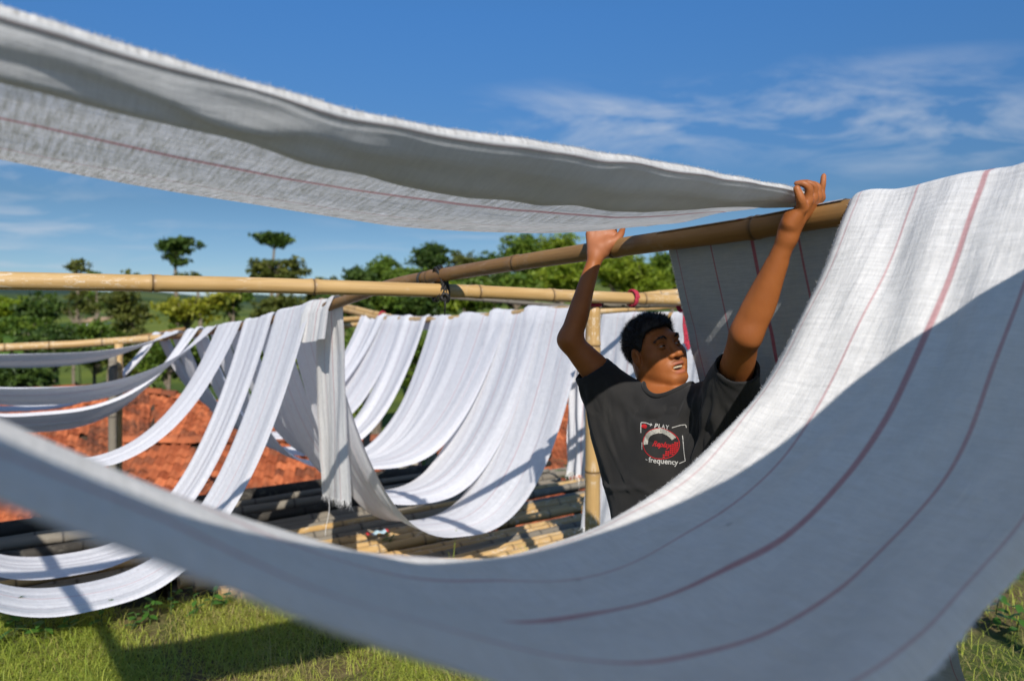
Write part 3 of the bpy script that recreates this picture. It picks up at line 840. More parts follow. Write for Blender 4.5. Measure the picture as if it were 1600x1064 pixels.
def grass_patch(n, x0, x1, y0, y1, lo, hi, tuft=.0):
    x = rs.uniform(x0, x1, n); y = rs.uniform(y0, y1, n)
    keep = (y < edge_y(x) + .25)
    dens = np.sin(x * 3.1 + 1.7) * np.sin(y * 4.3) + .6 * np.sin(x * 9 + y * 7)
    keep &= rs.random(n) < np.clip(.60 + .46 * dens, .03, 1)
    x, y = x[keep], y[keep]
    n = len(x)
    L = rs.uniform(lo, hi, n) * rs.uniform(.6, 1.5, n) * (1 + .7 * (rs.random(n) < .06))
    return x, y, L
bx_ = [grass_patch(120000, -3.3, .6, 3.05, 4.9, .022, .058), grass_patch(12000, 1.8, 4.2, 3.3, 7.0, .035, .09), grass_patch(16000, -4.5, 3.0, -1.0, 3.3, .03, .07), grass_patch(900, -3.3, .4, 3.2, 4.9, .09, .17), grass_patch(150, 2.0, 4.0, 3.4, 6.0, .1, .2)]
x = np.concatenate([b[0] for b in bx_]); y = np.concatenate([b[1] for b in bx_]); L = np.concatenate([b[2] for b in bx_])
n = len(x)
z = ground_z(x, y) - .004
base = np.stack([x, y, z], -1)
az = rs.uniform(0, 2 * math.pi, n); lean = rs.uniform(.3, 2.2, n)
dr = np.stack([np.cos(az), np.sin(az), np.zeros(n)], -1)
sd = np.stack([-np.sin(az), np.cos(az), np.zeros(n)], -1) * (rs.uniform(.0010, .0024, n))[:, None]
up = np.array([0, 0, 1.0])
m1 = base + (up * .62 + dr * .30 * lean[:, None]) * L[:, None]
tip = base + (up * (.95 - .25 * lean[:, None]) + dr * .95 * lean[:, None]) * L[:, None]
V = np.concatenate([base - sd, base + sd, m1 - sd * .75, m1 + sd * .75, tip])
a = np.arange(n)
fs = np.concatenate([np.stack([a, a + n, a + 3 * n], -1), np.stack([a, a + 3 * n, a + 2 * n], -1), np.stack([a + 2 * n, a + 3 * n, a + 4 * n], -1)])
me = mesh_np('grass', V, fs, False)
tone = np.clip(.52 + .22 * np.sin(x * 2.3 + y * 1.1) + .15 * np.sin(x * 6.1 - y * 5) + rs.normal(0, .27, n), 0, 1)
fattr(me, 'tone', np.tile(tone, 5))
o = link('grass', me, M['grass'])
tag(o, 'short green grass with dry blades on the bank beside the rack', 'grass', kind='stuff')

# weeds with broad leaves along the edge of the bank
M['weed'] = leaf_mat('weed_leaf', rgb(.040, .115, .020), rgb(.085, .20, .030), .35, .4)
def leaf_mesh(nm, L=1.0, W=.55, fold=.12, droop=.25, n=5):
    V, fs = [], []
    for i in range(n + 1):
        t = i / n; w = W * .5 * math.sin(math.pi * min(1, t * .92 + .06))**.8 if 0 < i < n else .0
        zc = -droop * t * t
        V += [(-w, L * t, zc + fold * w), (0, L * t, zc), (w, L * t, zc + fold * w)]
    for i in range(n):
        b = 3 * i
        fs += [(b, b + 1, b + 4, b + 3), (b + 1, b + 2, b + 5, b + 4)]
    me = mesh_np(nm, np.array(V), fs)
    fattr(me, 'tone', rs.random(len(V)) * .3 + .35)
    me.materials.append(M['weed'])
    return me
weed_leaf = leaf_mesh('leaf')
M['stem'] = simple('green_stem', (.07, .10, .03), .7, .2, .25, 40)
def weed(px, py, d, h, n, size, label, seed, dark=False):
    r_ = np.random.default_rng(seed)
    b = P(px, py, d); b[2] = float(ground_z(b[0], b[1]))
    root = empty('weed', b); tag(root, label, 'weed', 'leafy weeds along the bank')
    pts = np.array([b + [.03 * math.sin(3 * t + seed) * t, .02 * t, h * t] for t in np.linspace(0, 1, 8)])
    V, fs = tube(pts, np.linspace(.004, .0018, 8), 6)
    link('stem', mesh_np('stem', V, fs), M['stem'], root)
    for i in range(n):
        t = .25 + .75 * i / max(1, n - 1); k = t * 7; j = min(int(k), 6); p = pts[j] + (pts[j + 1] - pts[j]) * (k - j)
        o = bpy.data.objects.new('leaf', weed_leaf); col.objects.link(o); o.parent = root
        o.location = Vector(p - b)
        s_ = size * r_.uniform(.7, 1.2) * (1.15 - .4 * t)
        o.scale = (s_, s_, s_)
        o.rotation_euler = (r_.uniform(-.3, .55), r_.uniform(-.3, .3), i * 2.4 + r_.uniform(-.4, .4))
    return root
WO = ['fifth', 'fourth', 'second', 'third', 'tenth', 'ninth', 'eighth', 'seventh', 'first', 'sixth']
for k, (px, py, d, h, n, sz) in enumerate(((235, 985, 3.95, .12, 13, .06), (268, 975, 4.1, .13, 8, .05), (330, 965, 4.15, .20, 7, .055), (300, 980, 4.05, .12, 6, .06),
                                          (20, 1000, 3.75, .20, 12, .09), (70, 1010, 3.75, .16, 10, .075), (110, 1005, 3.8, .13, 8, .06), (160, 1005, 3.85, .15, 8, .055),
                                          (350, 960, 4.2, .13, 7, .05), (205, 1010, 3.85, .09, 7, .05))):
    weed(px, py, d, h, n, sz, 'leafy green weed at the bank edge, ' + WO[k] + ' from the slung cloth', 60 + k)
for k, (px, py, d, h, n, sz) in enumerate(((1560, 985, 3.9, .2, 12, .07), (1590, 1000, 3.8, .16, 10, .07), (1575, 940, 4.4, .26, 12, .07))):
    weed(px, py, d, h, n, sz, ['leafy weed on the shaded grass next to the hanging cloth end', 'broad low weed out on the grass past the hanging cloth end', 'taller weed at the back of the shaded grass'][k], 80 + k)

# ================================================================== bamboo rack over the drop
rs = np.random.default_rng(41)
ORD = 'first second third fourth fifth sixth seventh eighth ninth tenth eleventh twelfth thirteenth fourteenth fifteenth sixteenth seventeenth eighteenth nineteenth twentieth'.split()
ZR = -2.06
rack = []
uR_ = -3.98
kk = 0
while uR_ > -7.0:
    r = rs.uniform(.036, .052) if uR_ > -5.2 else rs.uniform(.036, .055)
    lay = 1 if rs.random() < .28 else 0
    if uR_ > -5.6: mk = rs.choice(['bamboo', 'bamboo', 'bamboo', 'bamboo_grey'])
    elif uR_ > -6.0: mk = rs.choice(['bamboo', 'bamboo_grey', 'bamboo_grey', 'bamboo_black'])
    else: mk = rs.choice(['bamboo_grey', 'bamboo_grey', 'bamboo_black', 'bamboo_black'])
    s0 = rs.uniform(2.6, 3.6) if uR_ < -5.0 else (rs.uniform(.4, .8) if uR_ < -4.45 else rs.uniform(-.4, .1))
    s1 = rs.uniform(-4.6, -3.6)
    if uR_ > -4.35: s1 = rs.uniform(-4.2, -3.4)
    rack.append((uR_, r, lay, mk, s0, s1))
    gap = 0.0
    if -4.62 < uR_ < -4.50: gap = .16
    if -5.02 < uR_ < -4.92: gap = .07
    uR_ -= r * 2 * KS / KS * rs.uniform(.95, 1.25) + gap
for k, (u, r, lay, mk, s0, s1) in enumerate(rack):
    du = rs.normal(0, .09); dz0, dz1 = rs.normal(0, .012, 2)
    n = 8; t = np.linspace(0, 1, n)
    z = ZR + lay * .075 + dz0 * (1 - t) + dz1 * t + r - .04
    pts = SU(s0 + (s1 - s0) * t, u + du * (t - .5) + .02 * np.sin(t * 5 + k), z)
    cnt_ = sum(1 for r_ in rack[k:] if r_[3] == mk)
    lab = ORD[cnt_ - 1] + {'bamboo': ' yellow bamboo pole of the rack, counted from the charred beam', 'bamboo_grey': ' weathered grey bamboo pole of the rack, counted from the charred beam', 'bamboo_black': ' blackened bamboo pole of the rack, counted from the charred beam'}[mk]
    bamboo('rack_pole', pts, r * KS, r * KS * .85, M[mk], lab, 'bamboo pole', {'bamboo': 'yellow poles of the rack', 'bamboo_grey': 'grey poles of the rack', 'bamboo_black': 'black poles of the rack'}[mk], node=.40, seg=12, seed=100 + k)
for k, s_ in enumerate((2.2, .7, -.8, -2.3, -3.8)):
    u = np.linspace(-3.9 if s_ < 1 else -4.9, -7.1, 6)
    bamboo('rack_bearer', SU(s_ + 0 * u, u, ZR - .085 + 0 * u), .036, .034, M['bamboo_black'], ORD[4 - k] + ' dark bearer pole under the bamboo rack, counted from the yellow post', 'bamboo pole', 'bearers under the rack', seg=12, seed=160 + k)
    for j, up_ in enumerate((-4.1 if s_ < 1 else -5.0, -5.6, -6.9)):
        p = SU(s_, up_, ZR - .13)
        bamboo('support_post', [p, [p[0], p[1], float(ground_z(p[0], p[1])) - .15]], .036, .038, M['bamboo_black'], ORD[j] + ' post from the bank side under the ' + ORD[4 - k] + ' rack bearer', 'post', 'posts under the rack', seg=12, seed=180 + 10 * k + j)
# a long blackened beam along the far side of the rack
bm_pts = SU(np.linspace(3.2, -4.6, 8), np.full(8, -7.12), np.full(8, ZR + .07))
bamboo('beam', bm_pts, .062, .058, M['bamboo_black'], 'thick charred beam along the far edge of the bamboo rack', 'beam', seed=230, seg=10, node=2.5)
# weeds growing through the rack, a packet stuck between poles
for k, (px, py, d, h, n, sz) in enumerate(((602, 838, 5.4, .1, 7, .06), (884, 740, 7.2, .28, 12, .10), (892, 720, 7.3, .2, 8, .09), (612, 832, 5.5, .12, 6, .05))):
    r_ = np.random.default_rng(90 + k); b = P(px, py + 8, d)
    b[2] = KS * (ZR - .05)
    root = empty('weed', b); tag(root, ['small sprout between rack poles beside the plastic wrapper', 'tall sprout between rack poles beside the yellow post', 'leafy sprout behind the tall one near the yellow post', 'thin sprout close to the wrapper on the rack'][k], 'weed', 'sprouts in the rack')
    pts = np.array([b + [.05 * math.sin(2 * t + k) * t, 0, h * t] for t in np.linspace(0, 1, 6)])
    V, fs = tube(pts, .003, 6); link('stem', mesh_np('stem', V, fs), M['stem'], root)
    for i in range(n):
        t = .3 + .7 * i / n; kx = t * 5; j = min(int(kx), 4); p = pts[j] + (pts[j + 1] - pts[j]) * (kx - j)
        o = bpy.data.objects.new('leaf', weed_leaf); col.objects.link(o); o.parent = root
        o.location = Vector(p - b); s_ = sz * r_.uniform(.7, 1.2); o.scale = (s_ * .7, s_ * 1.2, s_)
        o.rotation_euler = (r_.uniform(-.1, .9), r_.uniform(-.3, .3), i * 2.4)
pk = SU(-.95, -5.02, ZR + .085)
dw = SU(-1, 0, 0) - SU(0, 0, 0); dw /= np.linalg.norm(dw); dn = np.array([-dw[1], dw[0], 0])
M['foil'] = simple('pale_blue_packet', (.45, .62, .70), .35, .5, .3, 40); M['foil_red'] = simple('red_packet', (.5, .04, .04), .4, .4, .2, 40)
V, fs = [], []
for i in range(9):
    for j in range(3):
        V.append(pk + dw * (i / 8 - .5) * .17 + dn * (j - 1) * .028 + np.array([0, 0, .008 * math.sin(i * 1.9) + .012 * (j == 1)]))
for i in range(8):
    for j in range(2): fs.append((i * 3 + j, (i + 1) * 3 + j, (i + 1) * 3 + j + 1, i * 3 + j + 1))
me = mesh_np('wrapper', np.array(V), fs); me.materials.append(M['foil']); me.materials.append(M['foil_red'])
for p_ in me.polygons: p_.material_index = 1 if p_.index < 4 or p_.index > 13 else 0
o = link('wrapper', me, None); recentre(o)
tag(o, 'pale blue and red plastic wrapper lying on the rack poles', 'wrapper')

# ================================================================== houses below
def tile_mat(name, byobj):
    m = NM(name)
    if byobj: r = m.n('ShaderNodeObjectInfo').outputs['Random']
    else: r = m.attr('tone').outputs['Fac']
    pos = m.n('ShaderNodeNewGeometry').outputs['Position']
    c = m.mix(r, rgb(.24, .058, .022), rgb(.50, .150, .060))
    fine_ = m.noise(pos, 22, 5, .65)
    c = m.mix(m.rng(fine_, .5, .72, 0, .5), c, rgb(.14, .055, .030))
    big_ = m.noise(pos, 1.3, 4, .6)
    c = m.mix(m.math('MULTIPLY', m.rng(big_, .48, .66), m.rng(fine_, .35, .6, .3, .9)), c, rgb(.045, .030, .022))
    dk = m.math('GREATER_THAN', m.math('FRACT', m.math('MULTIPLY', r, 17.3)), .86)
    c = m.mix(m.math('MULTIPLY', dk, .6), c, rgb(.10, .040, .024))
    return m.done(m.pbsdf(c, .85, .2, m.bump(fine_, .5, .006)))
M['tile'] = tile_mat('clay_tile', True); M['tile_bulk'] = tile_mat('clay_tile_bulk', False)
M['plaster'] = simple('old_plaster', (.42, .38, .30), .9, .1, .25, 3)
M['timber'] = simple('dark_timber', (.055, .040, .028), .85, .15, .4, 12)
M['cement'] = simple('grey_cement', (.36, .34, .29), .9, .1, .3, 9)
TW, TL, TX = .145, .215, .175       # tile width, length, exposed length
def tile_mesh():
    V, fs = [], []
    xs = np.linspace(0, 1, 8)
    prof = .025 * np.sin(2 * math.pi * (xs * 1.0 - .05)) + .004
    for z_off in (0, -.012):
        for y_ in (0, 1):
            for x_, p_ in zip(xs, prof):
                V.append(((x_ - .5) * TW * 1.06, -y_ * TL + .02, p_ + z_off + .019 * y_))
    for i in range(7):
        fs.append((i, 8 + i, 8 + i + 1, i + 1))
        fs.append((8 + i, 24 + i, 24 + i + 1, 8 + i + 1))
    return np.array(V), fs
tV_, tF_ = tile_mesh()
tile_me = mesh_np('tile', tV_, tF_); tile_me.materials.append(M['tile'])
def ridge_mesh():
    V, fs = [], []
    for y_ in (0, 1):
        for i in range(7):
            a = math.pi * i / 6
            V.append((.12 * math.cos(a) * (1 + .08 * y_), (y_ - .5) * .34, .085 * math.sin(a) * (1 + .08 * y_) - .02))
    for i in range(6): fs.append((i, i + 1, 8 + i, 7 + i))
    fs.append(tuple(range(7))); fs.append(tuple(range(13, 6, -1)))
    return mesh_np('ridge_tile', np.array(V), fs)
ridge_me = ridge_mesh(); ridge_me.materials.append(M['tile'])
def house(name, label, K0, K1, g, pitch, slope, back=2.6, vis=300, seed=0, floor=-4.4):
    """K0,K1: ends of the ridge; g: horizontal downhill direction of the side we see"""
    rs = np.random.default_rng(seed)
    K0, K1 = np.asarray(K0, float), np.asarray(K1, float)
    e = K1 - K0; Lr = np.linalg.norm(e); e /= Lr
    g = np.array([g[0], g[1], 0.0]); g -= (g @ e) * e; g /= np.linalg.norm(g)
    dn = g * math.cos(pitch) + np.array([0, 0, -math.sin(pitch)])
    nr = np.cross(e, -dn); nr = nr if nr[2] > 0 else -nr
    cen = (K0 + K1) / 2
    root = empty(name, (cen[0], cen[1], floor)); tag(root, label, 'house')
    # walls under the eaves
    A0, A1 = K0 + g * (slope * math.cos(pitch) - .35) + e * .3, K1 + g * (slope * math.cos(pitch) - .35) - e * .3
    B0, B1 = K0 - g * (back * math.cos(pitch) - .3) + e * .3, K1 - g * (back * math.cos(pitch) - .3) - e * .3
    zt = K0[2] - (slope - .35) * math.sin(pitch) - .12
    zt2 = K0[2] - (back - .3) * math.sin(pitch) - .12
    zk = K0[2] - .12
    V = []
    for p, z_ in ((A0, zt), (A1, zt), (B1, zt2), (B0, zt2)):
        V += [[p[0], p[1], floor], [p[0], p[1], z_]]
    V += [list(K0 + e * .3 * 1 - [0, 0, .12]), list(K1 - e * .3 - [0, 0, .12])]
    fs = [(0, 2, 3, 1), (4, 6, 7, 5), (2, 4, 5, 9, 3), (6, 0, 1, 8, 7)]
    link('wall', mesh_np('wall', np.array(V), fs, False), M['plaster'], root)
    # roof deck (battens and boards under the tiles), both slopes
    dnb = -g * math.cos(pitch) + np.array([0, 0, -math.sin(pitch)])
    V, fs = [], []
    for (a_, b_) in ((dn, slope), (dnb, back)):
        o_ = len(V)
        for th_ in (-.03, -.09):
            V += [K0 + [0, 0, th_], K1 + [0, 0, th_], K1 + a_ * b_ + [0, 0, th_], K0 + a_ * b_ + [0, 0, th_]]
        fs += [(o_, o_ + 1, o_ + 2, o_ + 3), (o_ + 7, o_ + 6, o_ + 5, o_ + 4), (o_ + 3, o_ + 2, o_ + 6, o_ + 7), (o_, o_ + 3, o_ + 7, o_ + 4), (o_ + 2, o_ + 1, o_ + 5, o_ + 6)]
    roof = link('roof', mesh_np('roof', np.array(V), fs, False), M['timber'], root)
    # tiles
    slots = []
    nx, ny = int(Lr / TW), int(slope / TX)
    for iy in range(ny + 1):
        for ix in range(nx):
            slots.append((ix, iy))
    def vis_key(s_):
        p = K0 + e * (s_[0] + .5) * TW + dn * s_[1] * TX
        px_, py_ = 800 + 1200 * p[0] / p[1], 485 - 1200 * p[2] / p[1]
        return (0 if (-20 < px_ < 1000 and py_ < 815) else 1, p[1])
    slots.sort(key=vis_key)
    base_rot = Matrix((Vector(e), Vector(-dn), Vector(nr))).transposed()
    if base_rot.determinant() < 0: base_rot = Matrix((Vector(-e), Vector(-dn), Vector(nr))).transposed()
    loc0 = Vector((cen[0], cen[1], floor))
    bulk, btone = [], []
    for i, (ix, iy) in enumerate(slots):
        p = K0 + e * ((ix + .5) * TW + rs.normal(0, .006)) + dn * (iy * TX + rs.normal(0, .008) + .02) + nr * (.028 + rs.normal(0, .006))
        rot = base_rot @ Matrix.Rotation(rs.normal(0, .02), 3, 'Z') @ Matrix.Rotation(rs.normal(0, .015), 3, 'Y') @ Matrix.Rotation(rs.normal(0, .012), 3, 'X')
        if i < vis:
            if rs.random() < .006: continue
            o = bpy.data.objects.new('tile', tile_me); col.objects.link(o); o.parent = roof
            Mx = rot.to_4x4(); Mx.translation = Vector(p) - Vector((0, 0, 0))
            o.matrix_local = Mx
        else:
            V_ = tV_ @ np.array(rot).T + p
            bulk.append((V_, tF_)); btone += [rs.random()] * len(tV_)
    if bulk:
        V, fs = merge(bulk); me = mesh_np('more_tiles', V, fs); fattr(me, 'tone', btone)
        o = link('more_tiles', me, M['tile_bulk'], roof); o['kind'] = 'stuff'
    # back slope tiles as one part
    bulk, btone = [], []
    rb = Matrix((Vector(e), Vector(-dnb), Vector(nr - 2 * (nr @ g) * g))).transposed()
    for iy in range(int(back / TX) + 1):
        for ix in range(nx):
            p = K0 + e * (ix + .5) * TW + dnb * (iy * TX + .02) + np.array([0, 0, .03])
            bulk.append((tV_ @ np.array(rb).T + p, tF_)); btone += [rs.random()] * len(tV_)
    V, fs = merge(bulk); me = mesh_np('back_tiles', V, fs); fattr(me, 'tone', btone)
    o = link('back_tiles', me, M['tile_bulk'], roof); o['kind'] = 'stuff'
    er = Matrix((Vector(np.cross(e, [0, 0, 1.0])), Vector(e), Vector((0, 0, 1)))).transposed()
    for i in range(int(Lr / .26)):
        o = bpy.data.objects.new('ridge_tile', ridge_me); col.objects.link(o); o.parent = roof
        Mx = (er @ Matrix.Rotation(rs.normal(0, .04), 3, 'Z')).to_4x4(); Mx.translation = Vector(K0 + e * (i + .5) * .26 + [0, 0, .055 + rs.normal(0, .008)])
        o.matrix_local = Mx
    return root
house('house', 'house whose orange tiled roof slopes down beneath the shallow white loops', (-10.2, 12.1, -1.45), (-6.45, 13.85, -1.40), (.45, -.9), math.radians(24), 4.6, seed=1)
house('house', 'house wing whose tiled ridge slopes down from the orange roof towards the far trees', (-6.55, 13.7, -1.46), (-3.2, 14.2, -2.25), (.1, -1), math.radians(24), 3.4, seed=4)
house('house', 'house with a soot stained tiled roof just beyond the charred beam', (-5.9, 11.6, -2.02), (-2.0, 12.3, -2.10), (.1, -1), math.radians(25), 3.0, seed=2)
house('house', 'house with a dark red tiled roof seen between the deep white loops', (-1.6, 14.2, -1.75), (4.6, 15.8, -1.85), (.2, -1), math.radians(25), 5.2, seed=3)
# low lean-to with a grey board roof between the two houses
root = empty('lean_to', P(740, 730, 9.6) * [1, 1, 0] + [0, 0, -4.2]); tag(root, 'lean-to with a pale grey board roof between the tiled houses', 'shed')
Q0, Q1 = P(690, 752, 9.2), P(800, 737, 9.6); T0, T1 = P(722, 690, 10.6), P(790, 684, 10.8)
for i in range(7):
    t0, t1 = i / 7, (i + .93) / 7
    a0, a1 = Q0 + (T0 - Q0) * t0, Q1 + (T1 - Q1) * t0; b0, b1 = Q0 + (T0 - Q0) * t1, Q1 + (T1 - Q1) * t1
    lift = np.array([0, 0, .03 + .012 * (i % 2)])
    V = [a0, a1, b1, b0, a0 + lift, a1 + lift, b1 + lift, b0 + lift]
    fs = [(0, 3, 2, 1), (4, 5, 6, 7), (0, 1, 5, 4), (1, 2, 6, 5), (2, 3, 7, 6), (3, 0, 4, 7)]
    link('plank', mesh_np('plank', np.array(V), fs, False), M['cement'], root)
for p in (Q0, Q1, T0, T1):
    V, fs = tube(np.array([p - [0, 0, .02], [p[0], p[1], -4.2]]), .05, 8); link('post', mesh_np('post', V, fs), M['timber'], root)
root = empty('plaster_hut', P(628, 740, 10.0) * [1, 1, 0] + [0, 0, -4.2]); tag(root, 'small plastered hut with a flat roof slab behind the second deep loop', 'hut')
c = P(628, 722, 10.0)
V, fs = box_vf((c[0] - .22, c[1], -4.2), (c[0] + .16, c[1] + .8, c[2] - .02)); link('wall', mesh_np('wall', V, fs, False), M['cement'], root)
V, fs = box_vf((c[0] - .27, c[1] - .06, c[2] - .02), (c[0] + .21, c[1] + .86, c[2] + .03)); link('roof', mesh_np('roof', V, fs, False), M['plaster'], root)
# far field house
b = P(150, 512, 62); root = empty('field_house', (b[0], b[1], b[2] - .8)); tag(root, 'tiny white field house with a rusty roof among the far fields', 'house')
M['white_wall'] = simple('white_wall', (.62, .64, .62), .8, .2, .1, 2); M['rust'] = simple('rusty_roof', (.36, .24, .14), .7, .2, .3, 2)
V, fs = box_vf((b[0] - .9, b[1] - .8, b[2] - .8), (b[0] + .9, b[1] + .8, b[2] + .45)); link('wall', mesh_np('wall', V, fs, False), M['white_wall'], root)
V = np.array([(b[0] - 1.2, b[1] - 1.0, b[2] + .40), (b[0] + 1.2, b[1] - 1.0, b[2] + .55), (b[0] + 1.2, b[1] + 1.0, b[2] + .85), (b[0] - 1.2, b[1] + 1.0, b[2] + .70)]); V = np.vstack([V, V + [0, 0, .08]])
link('roof', mesh_np('roof', V, [(0, 3, 2, 1), (4, 5, 6, 7), (0, 1, 5, 4), (1, 2, 6, 5), (2, 3, 7, 6), (3, 0, 4, 7)], False), M['rust'], root)
V, fs = box_vf((b[0] - .2, b[1] - .83, b[2] - .8), (b[0] + .25, b[1] - .80, b[2] + .1)); link('door', mesh_np('door', V, fs, False), M['timber'], root)

# ================================================================== trees
M['bark'] = simple('bark', (.19, .155, .115), .9, .1, .35, 14, .6, .01)
PAL = {}
for nm, a, b in (('dark', (.034, .070, .014), (.10, .155, .026)), ('mid', (.065, .125, .014), (.17, .235, .028)), ('bright', (.13, .20, .012), (.30, .36, .030)),
                 ('yellow', (.16, .19, .014), (.36, .34, .034)), ('olive', (.065, .085, .016), (.17, .18, .034))):
    PAL[nm] = leaf_mat('leaves_' + nm, rgb(*a), rgb(*b), .30, .5)
def tree(name, label, cat, base, clumps, leaf, n, pal, seed, trunk=.12, group=None, flat=.5, leaf_asp=.5, nolimb=False):
    """clumps: (centre xyz, radii xyz) in lens-relative metres"""
    rs = np.random.default_rng(seed); leaf = leaf * .55; n = int(n * (2.3 if seed >= 400 else .85))
    if seed < 400: clumps = [(c, tuple(x * 1.12 for x in r)) for c, r in clumps]
    base = np.asarray(base, float); base[2] = float(ground_z(base[0], base[1])) - .1
    root = empty(name, base); tag(root, label, cat, group)
    cs = np.array([c for c, r in clumps]); rr = np.array([r for c, r in clumps])
    top = cs[np.argmax(cs[:, 2])]
    n_ = 12; t = np.linspace(0, 1, n_)
    zt = cs[:, 2].min() - rr[0, 2] * .2
    tr_top = np.array([cs[:, 0].mean(), cs[:, 1].mean(), top[2]])
    H_ = tr_top[2] - base[2]
    pts = base + (tr_top - base) * t[:, None] + np.stack([.03 * H_ * np.sin(t * 4 + seed) * t * (1 - t) * 2, .02 * H_ * np.cos(t * 3 + seed) * t * (1 - t), 0 * t], -1)
    parts = [tube(pts, trunk * (1.25 - 1.0 * t) + .014, 8)]
    for c, r in clumps:
        if nolimb: break
        i = int(np.clip(np.searchsorted(pts[:, 2], c[2] - r[2] * 1.3) - 1, 2, n_ - 2)); p0 = pts[i]
        c = np.asarray(c)
        for k in range(3):
            e_ = c + rs.normal(0, .45, 3) * r
            md = (p0 + e_) / 2 + [0, 0, -.1 * np.linalg.norm(e_ - p0)]
            q = np.linspace(0, 1, 6)[:, None]
            bz = (1 - q)**2 * p0 + 2 * q * (1 - q) * md + q**2 * e_
            parts.append(tube(bz, np.linspace(trunk * .38 * (1 - .6 * i / n_) + .008, .008, 6), 6))
    V, fs = merge(parts)
    link('trunk', mesh_np('trunk', V, fs), M['bark'], root)
    # crown: leaves gathered in twiggy tufts inside each clump
    vol = np.array([np.prod(r)**.667 for c, r in clumps]); cnt = np.maximum(30, (n * vol / vol.sum()).astype(int))
    P_, Tn = [], []
    for (c, r), m_ in zip(clumps, cnt):
        nt_ = max(6, m_ // 22)
        d = rs.normal(0, .56, (nt_, 3))
        tc_ = np.asarray(c) + d * np.asarray(r)
        ti = rs.integers(0, nt_, m_)
        sp_ = min(r) * .13 + leaf * .75
        p = tc_[ti] + rs.normal(0, 1, (m_, 3)) * sp_ * [1, 1, flat]
        P_.append(p); Tn.append(np.clip(.35 + .22 * rs.normal(0, 1, nt_)[ti] + rs.normal(0, .16, m_), 0, 1))
    p = np.concatenate(P_); tone = np.concatenate(Tn); m_ = len(p)
    nrm = rs.normal(0, 1, (m_, 3)) + [0, 0, .9]; nrm /= np.linalg.norm(nrm, axis=1)[:, None]
    a = np.cross(nrm, rs.normal(0, 1, (m_, 3))); a /= np.linalg.norm(a, axis=1)[:, None]; b_ = np.cross(nrm, a)
    s_ = leaf * rs.uniform(.6, 1.3, m_)[:, None]
    q0, q1, q2, q3 = p - a * s_, p - b_ * s_ * leaf_asp + nrm * s_ * .15, p + a * s_ - nrm * s_ * .12, p + b_ * s_ * leaf_asp + nrm * s_ * .15
    V = np.concatenate([q0, q1, q2, q3]); k = np.arange(m_)
    fs = np.concatenate([np.stack([k, k + m_, k + 2 * m_], -1), np.stack([k, k + 2 * m_, k + 3 * m_], -1)])
    me = mesh_np('crown', V, fs, False); fattr(me, 'tone', np.tile(tone, 4))
    link('crown', me, PAL[pal], root)
    return root
def cl(px, py, d, rx, ry, rd=None):
    k = d / F
    return (P(px, py, d), (rx * k, (rd or rx) * k, ry * k))
def multi(px, py, d, rx, ry, n, seed, sx=.55, sy=.55):
    """a crown of n clumps filling an ellipse in the picture and as deep as it is wide"""
    rs = np.random.default_rng(seed); out = []
    for i in range(n):
        a = rs.uniform(0, 2 * math.pi); q = rs.random()**.5
        dx_, dy_ = math.cos(a) * q * rx * .72, math.sin(a) * q * ry * .72
        f = rs.uniform(.30, .5)
        out.append(cl(px + dx_, py + dy_, d + rs.normal(0, .35) * rx * d / F, rx * f, ry * f * rs.uniform(.7, 1.1)))
    return out
G = 'trees beyond the village'
# tall thin ones that stand out against the sky
tree('tall_tree', 'tall slender tree with a ragged tuft on a long bare stem', 'tree', P(279, 560, 42), [cl(262, 381, 42, 13, 6), cl(285, 379, 42, 15, 6), cl(272, 393, 42, 11, 7), cl(268, 402, 42, 6, 5), cl(286, 408, 42, 8, 4), cl(280, 411, 42, 5, 3)], .28, 1500, 'dark', 1, .16, G)
tree('umbrella_tree', 'tall tree with one small flat umbrella crown on a thin stem', 'tree', P(425, 560, 46), [cl(420, 375, 46, 14, 6), cl(440, 376, 46, 13, 5), cl(430, 370, 46, 12, 4), cl(428, 381, 46, 10, 3)], .28, 1300, 'dark', 2, .15, G)
tree('spreading_tree', 'spreading tree with flat feathery layers under the umbrella tree', 'tree', P(432, 560, 38), [cl(405, 414, 38, 17, 6), cl(425, 422, 38, 22, 7), cl(455, 412, 38, 18, 6), cl(470, 425, 38, 13, 5), cl(440, 434, 38, 22, 6), cl(412, 430, 38, 14, 6), cl(455, 445, 38, 20, 7)], .24, 3200, 'olive', 3, .26, G)
tree('slim_tree', 'slim tree with a small airy top above the pale pole', 'tree', P(120, 560, 36), [cl(118, 412, 36, 11, 6), cl(128, 422, 36, 8, 5), cl(110, 418, 36, 7, 4), cl(122, 462, 36, 16, 12), cl(105, 480, 36, 10, 9), cl(135, 485, 36, 13, 11)], .2, 1500, 'olive', 4, .14, G)
tree('slim_tree', 'small tree top just showing beside the airy one', 'tree', P(152, 560, 44), [cl(150, 427, 44, 9, 3), cl(146, 470, 44, 14, 12)], .24, 500, 'mid', 5, .14, G)
tree('dark_tree', 'dense dark tree standing at the edge of the far field', 'tree', P(62, 560, 30), multi(60, 478, 30, 28, 34, 9, 6), .2, 2600, 'dark', 6, .16, G)
tree('dark_tree', 'rounded dark tree in front of the far field house', 'tree', P(208, 560, 28), multi(208, 483, 28, 36, 36, 10, 7) + [cl(200, 432, 28, 10, 5)], .17, 3200, 'olive', 7, .16, G)
tree('bushy_tree', 'bushy yellow green tree beneath the tall slender one', 'tree', P(300, 560, 26), multi(300, 478, 26, 48, 26, 10, 8), .17, 3200, 'yellow', 8, .14, G)
tree('young_tree', 'thin young tree with pale stem before the sky gap', 'tree', P(365, 560, 27), multi(362, 466, 27, 26, 24, 7, 9), .2, 1300, 'mid', 9, .09, G)
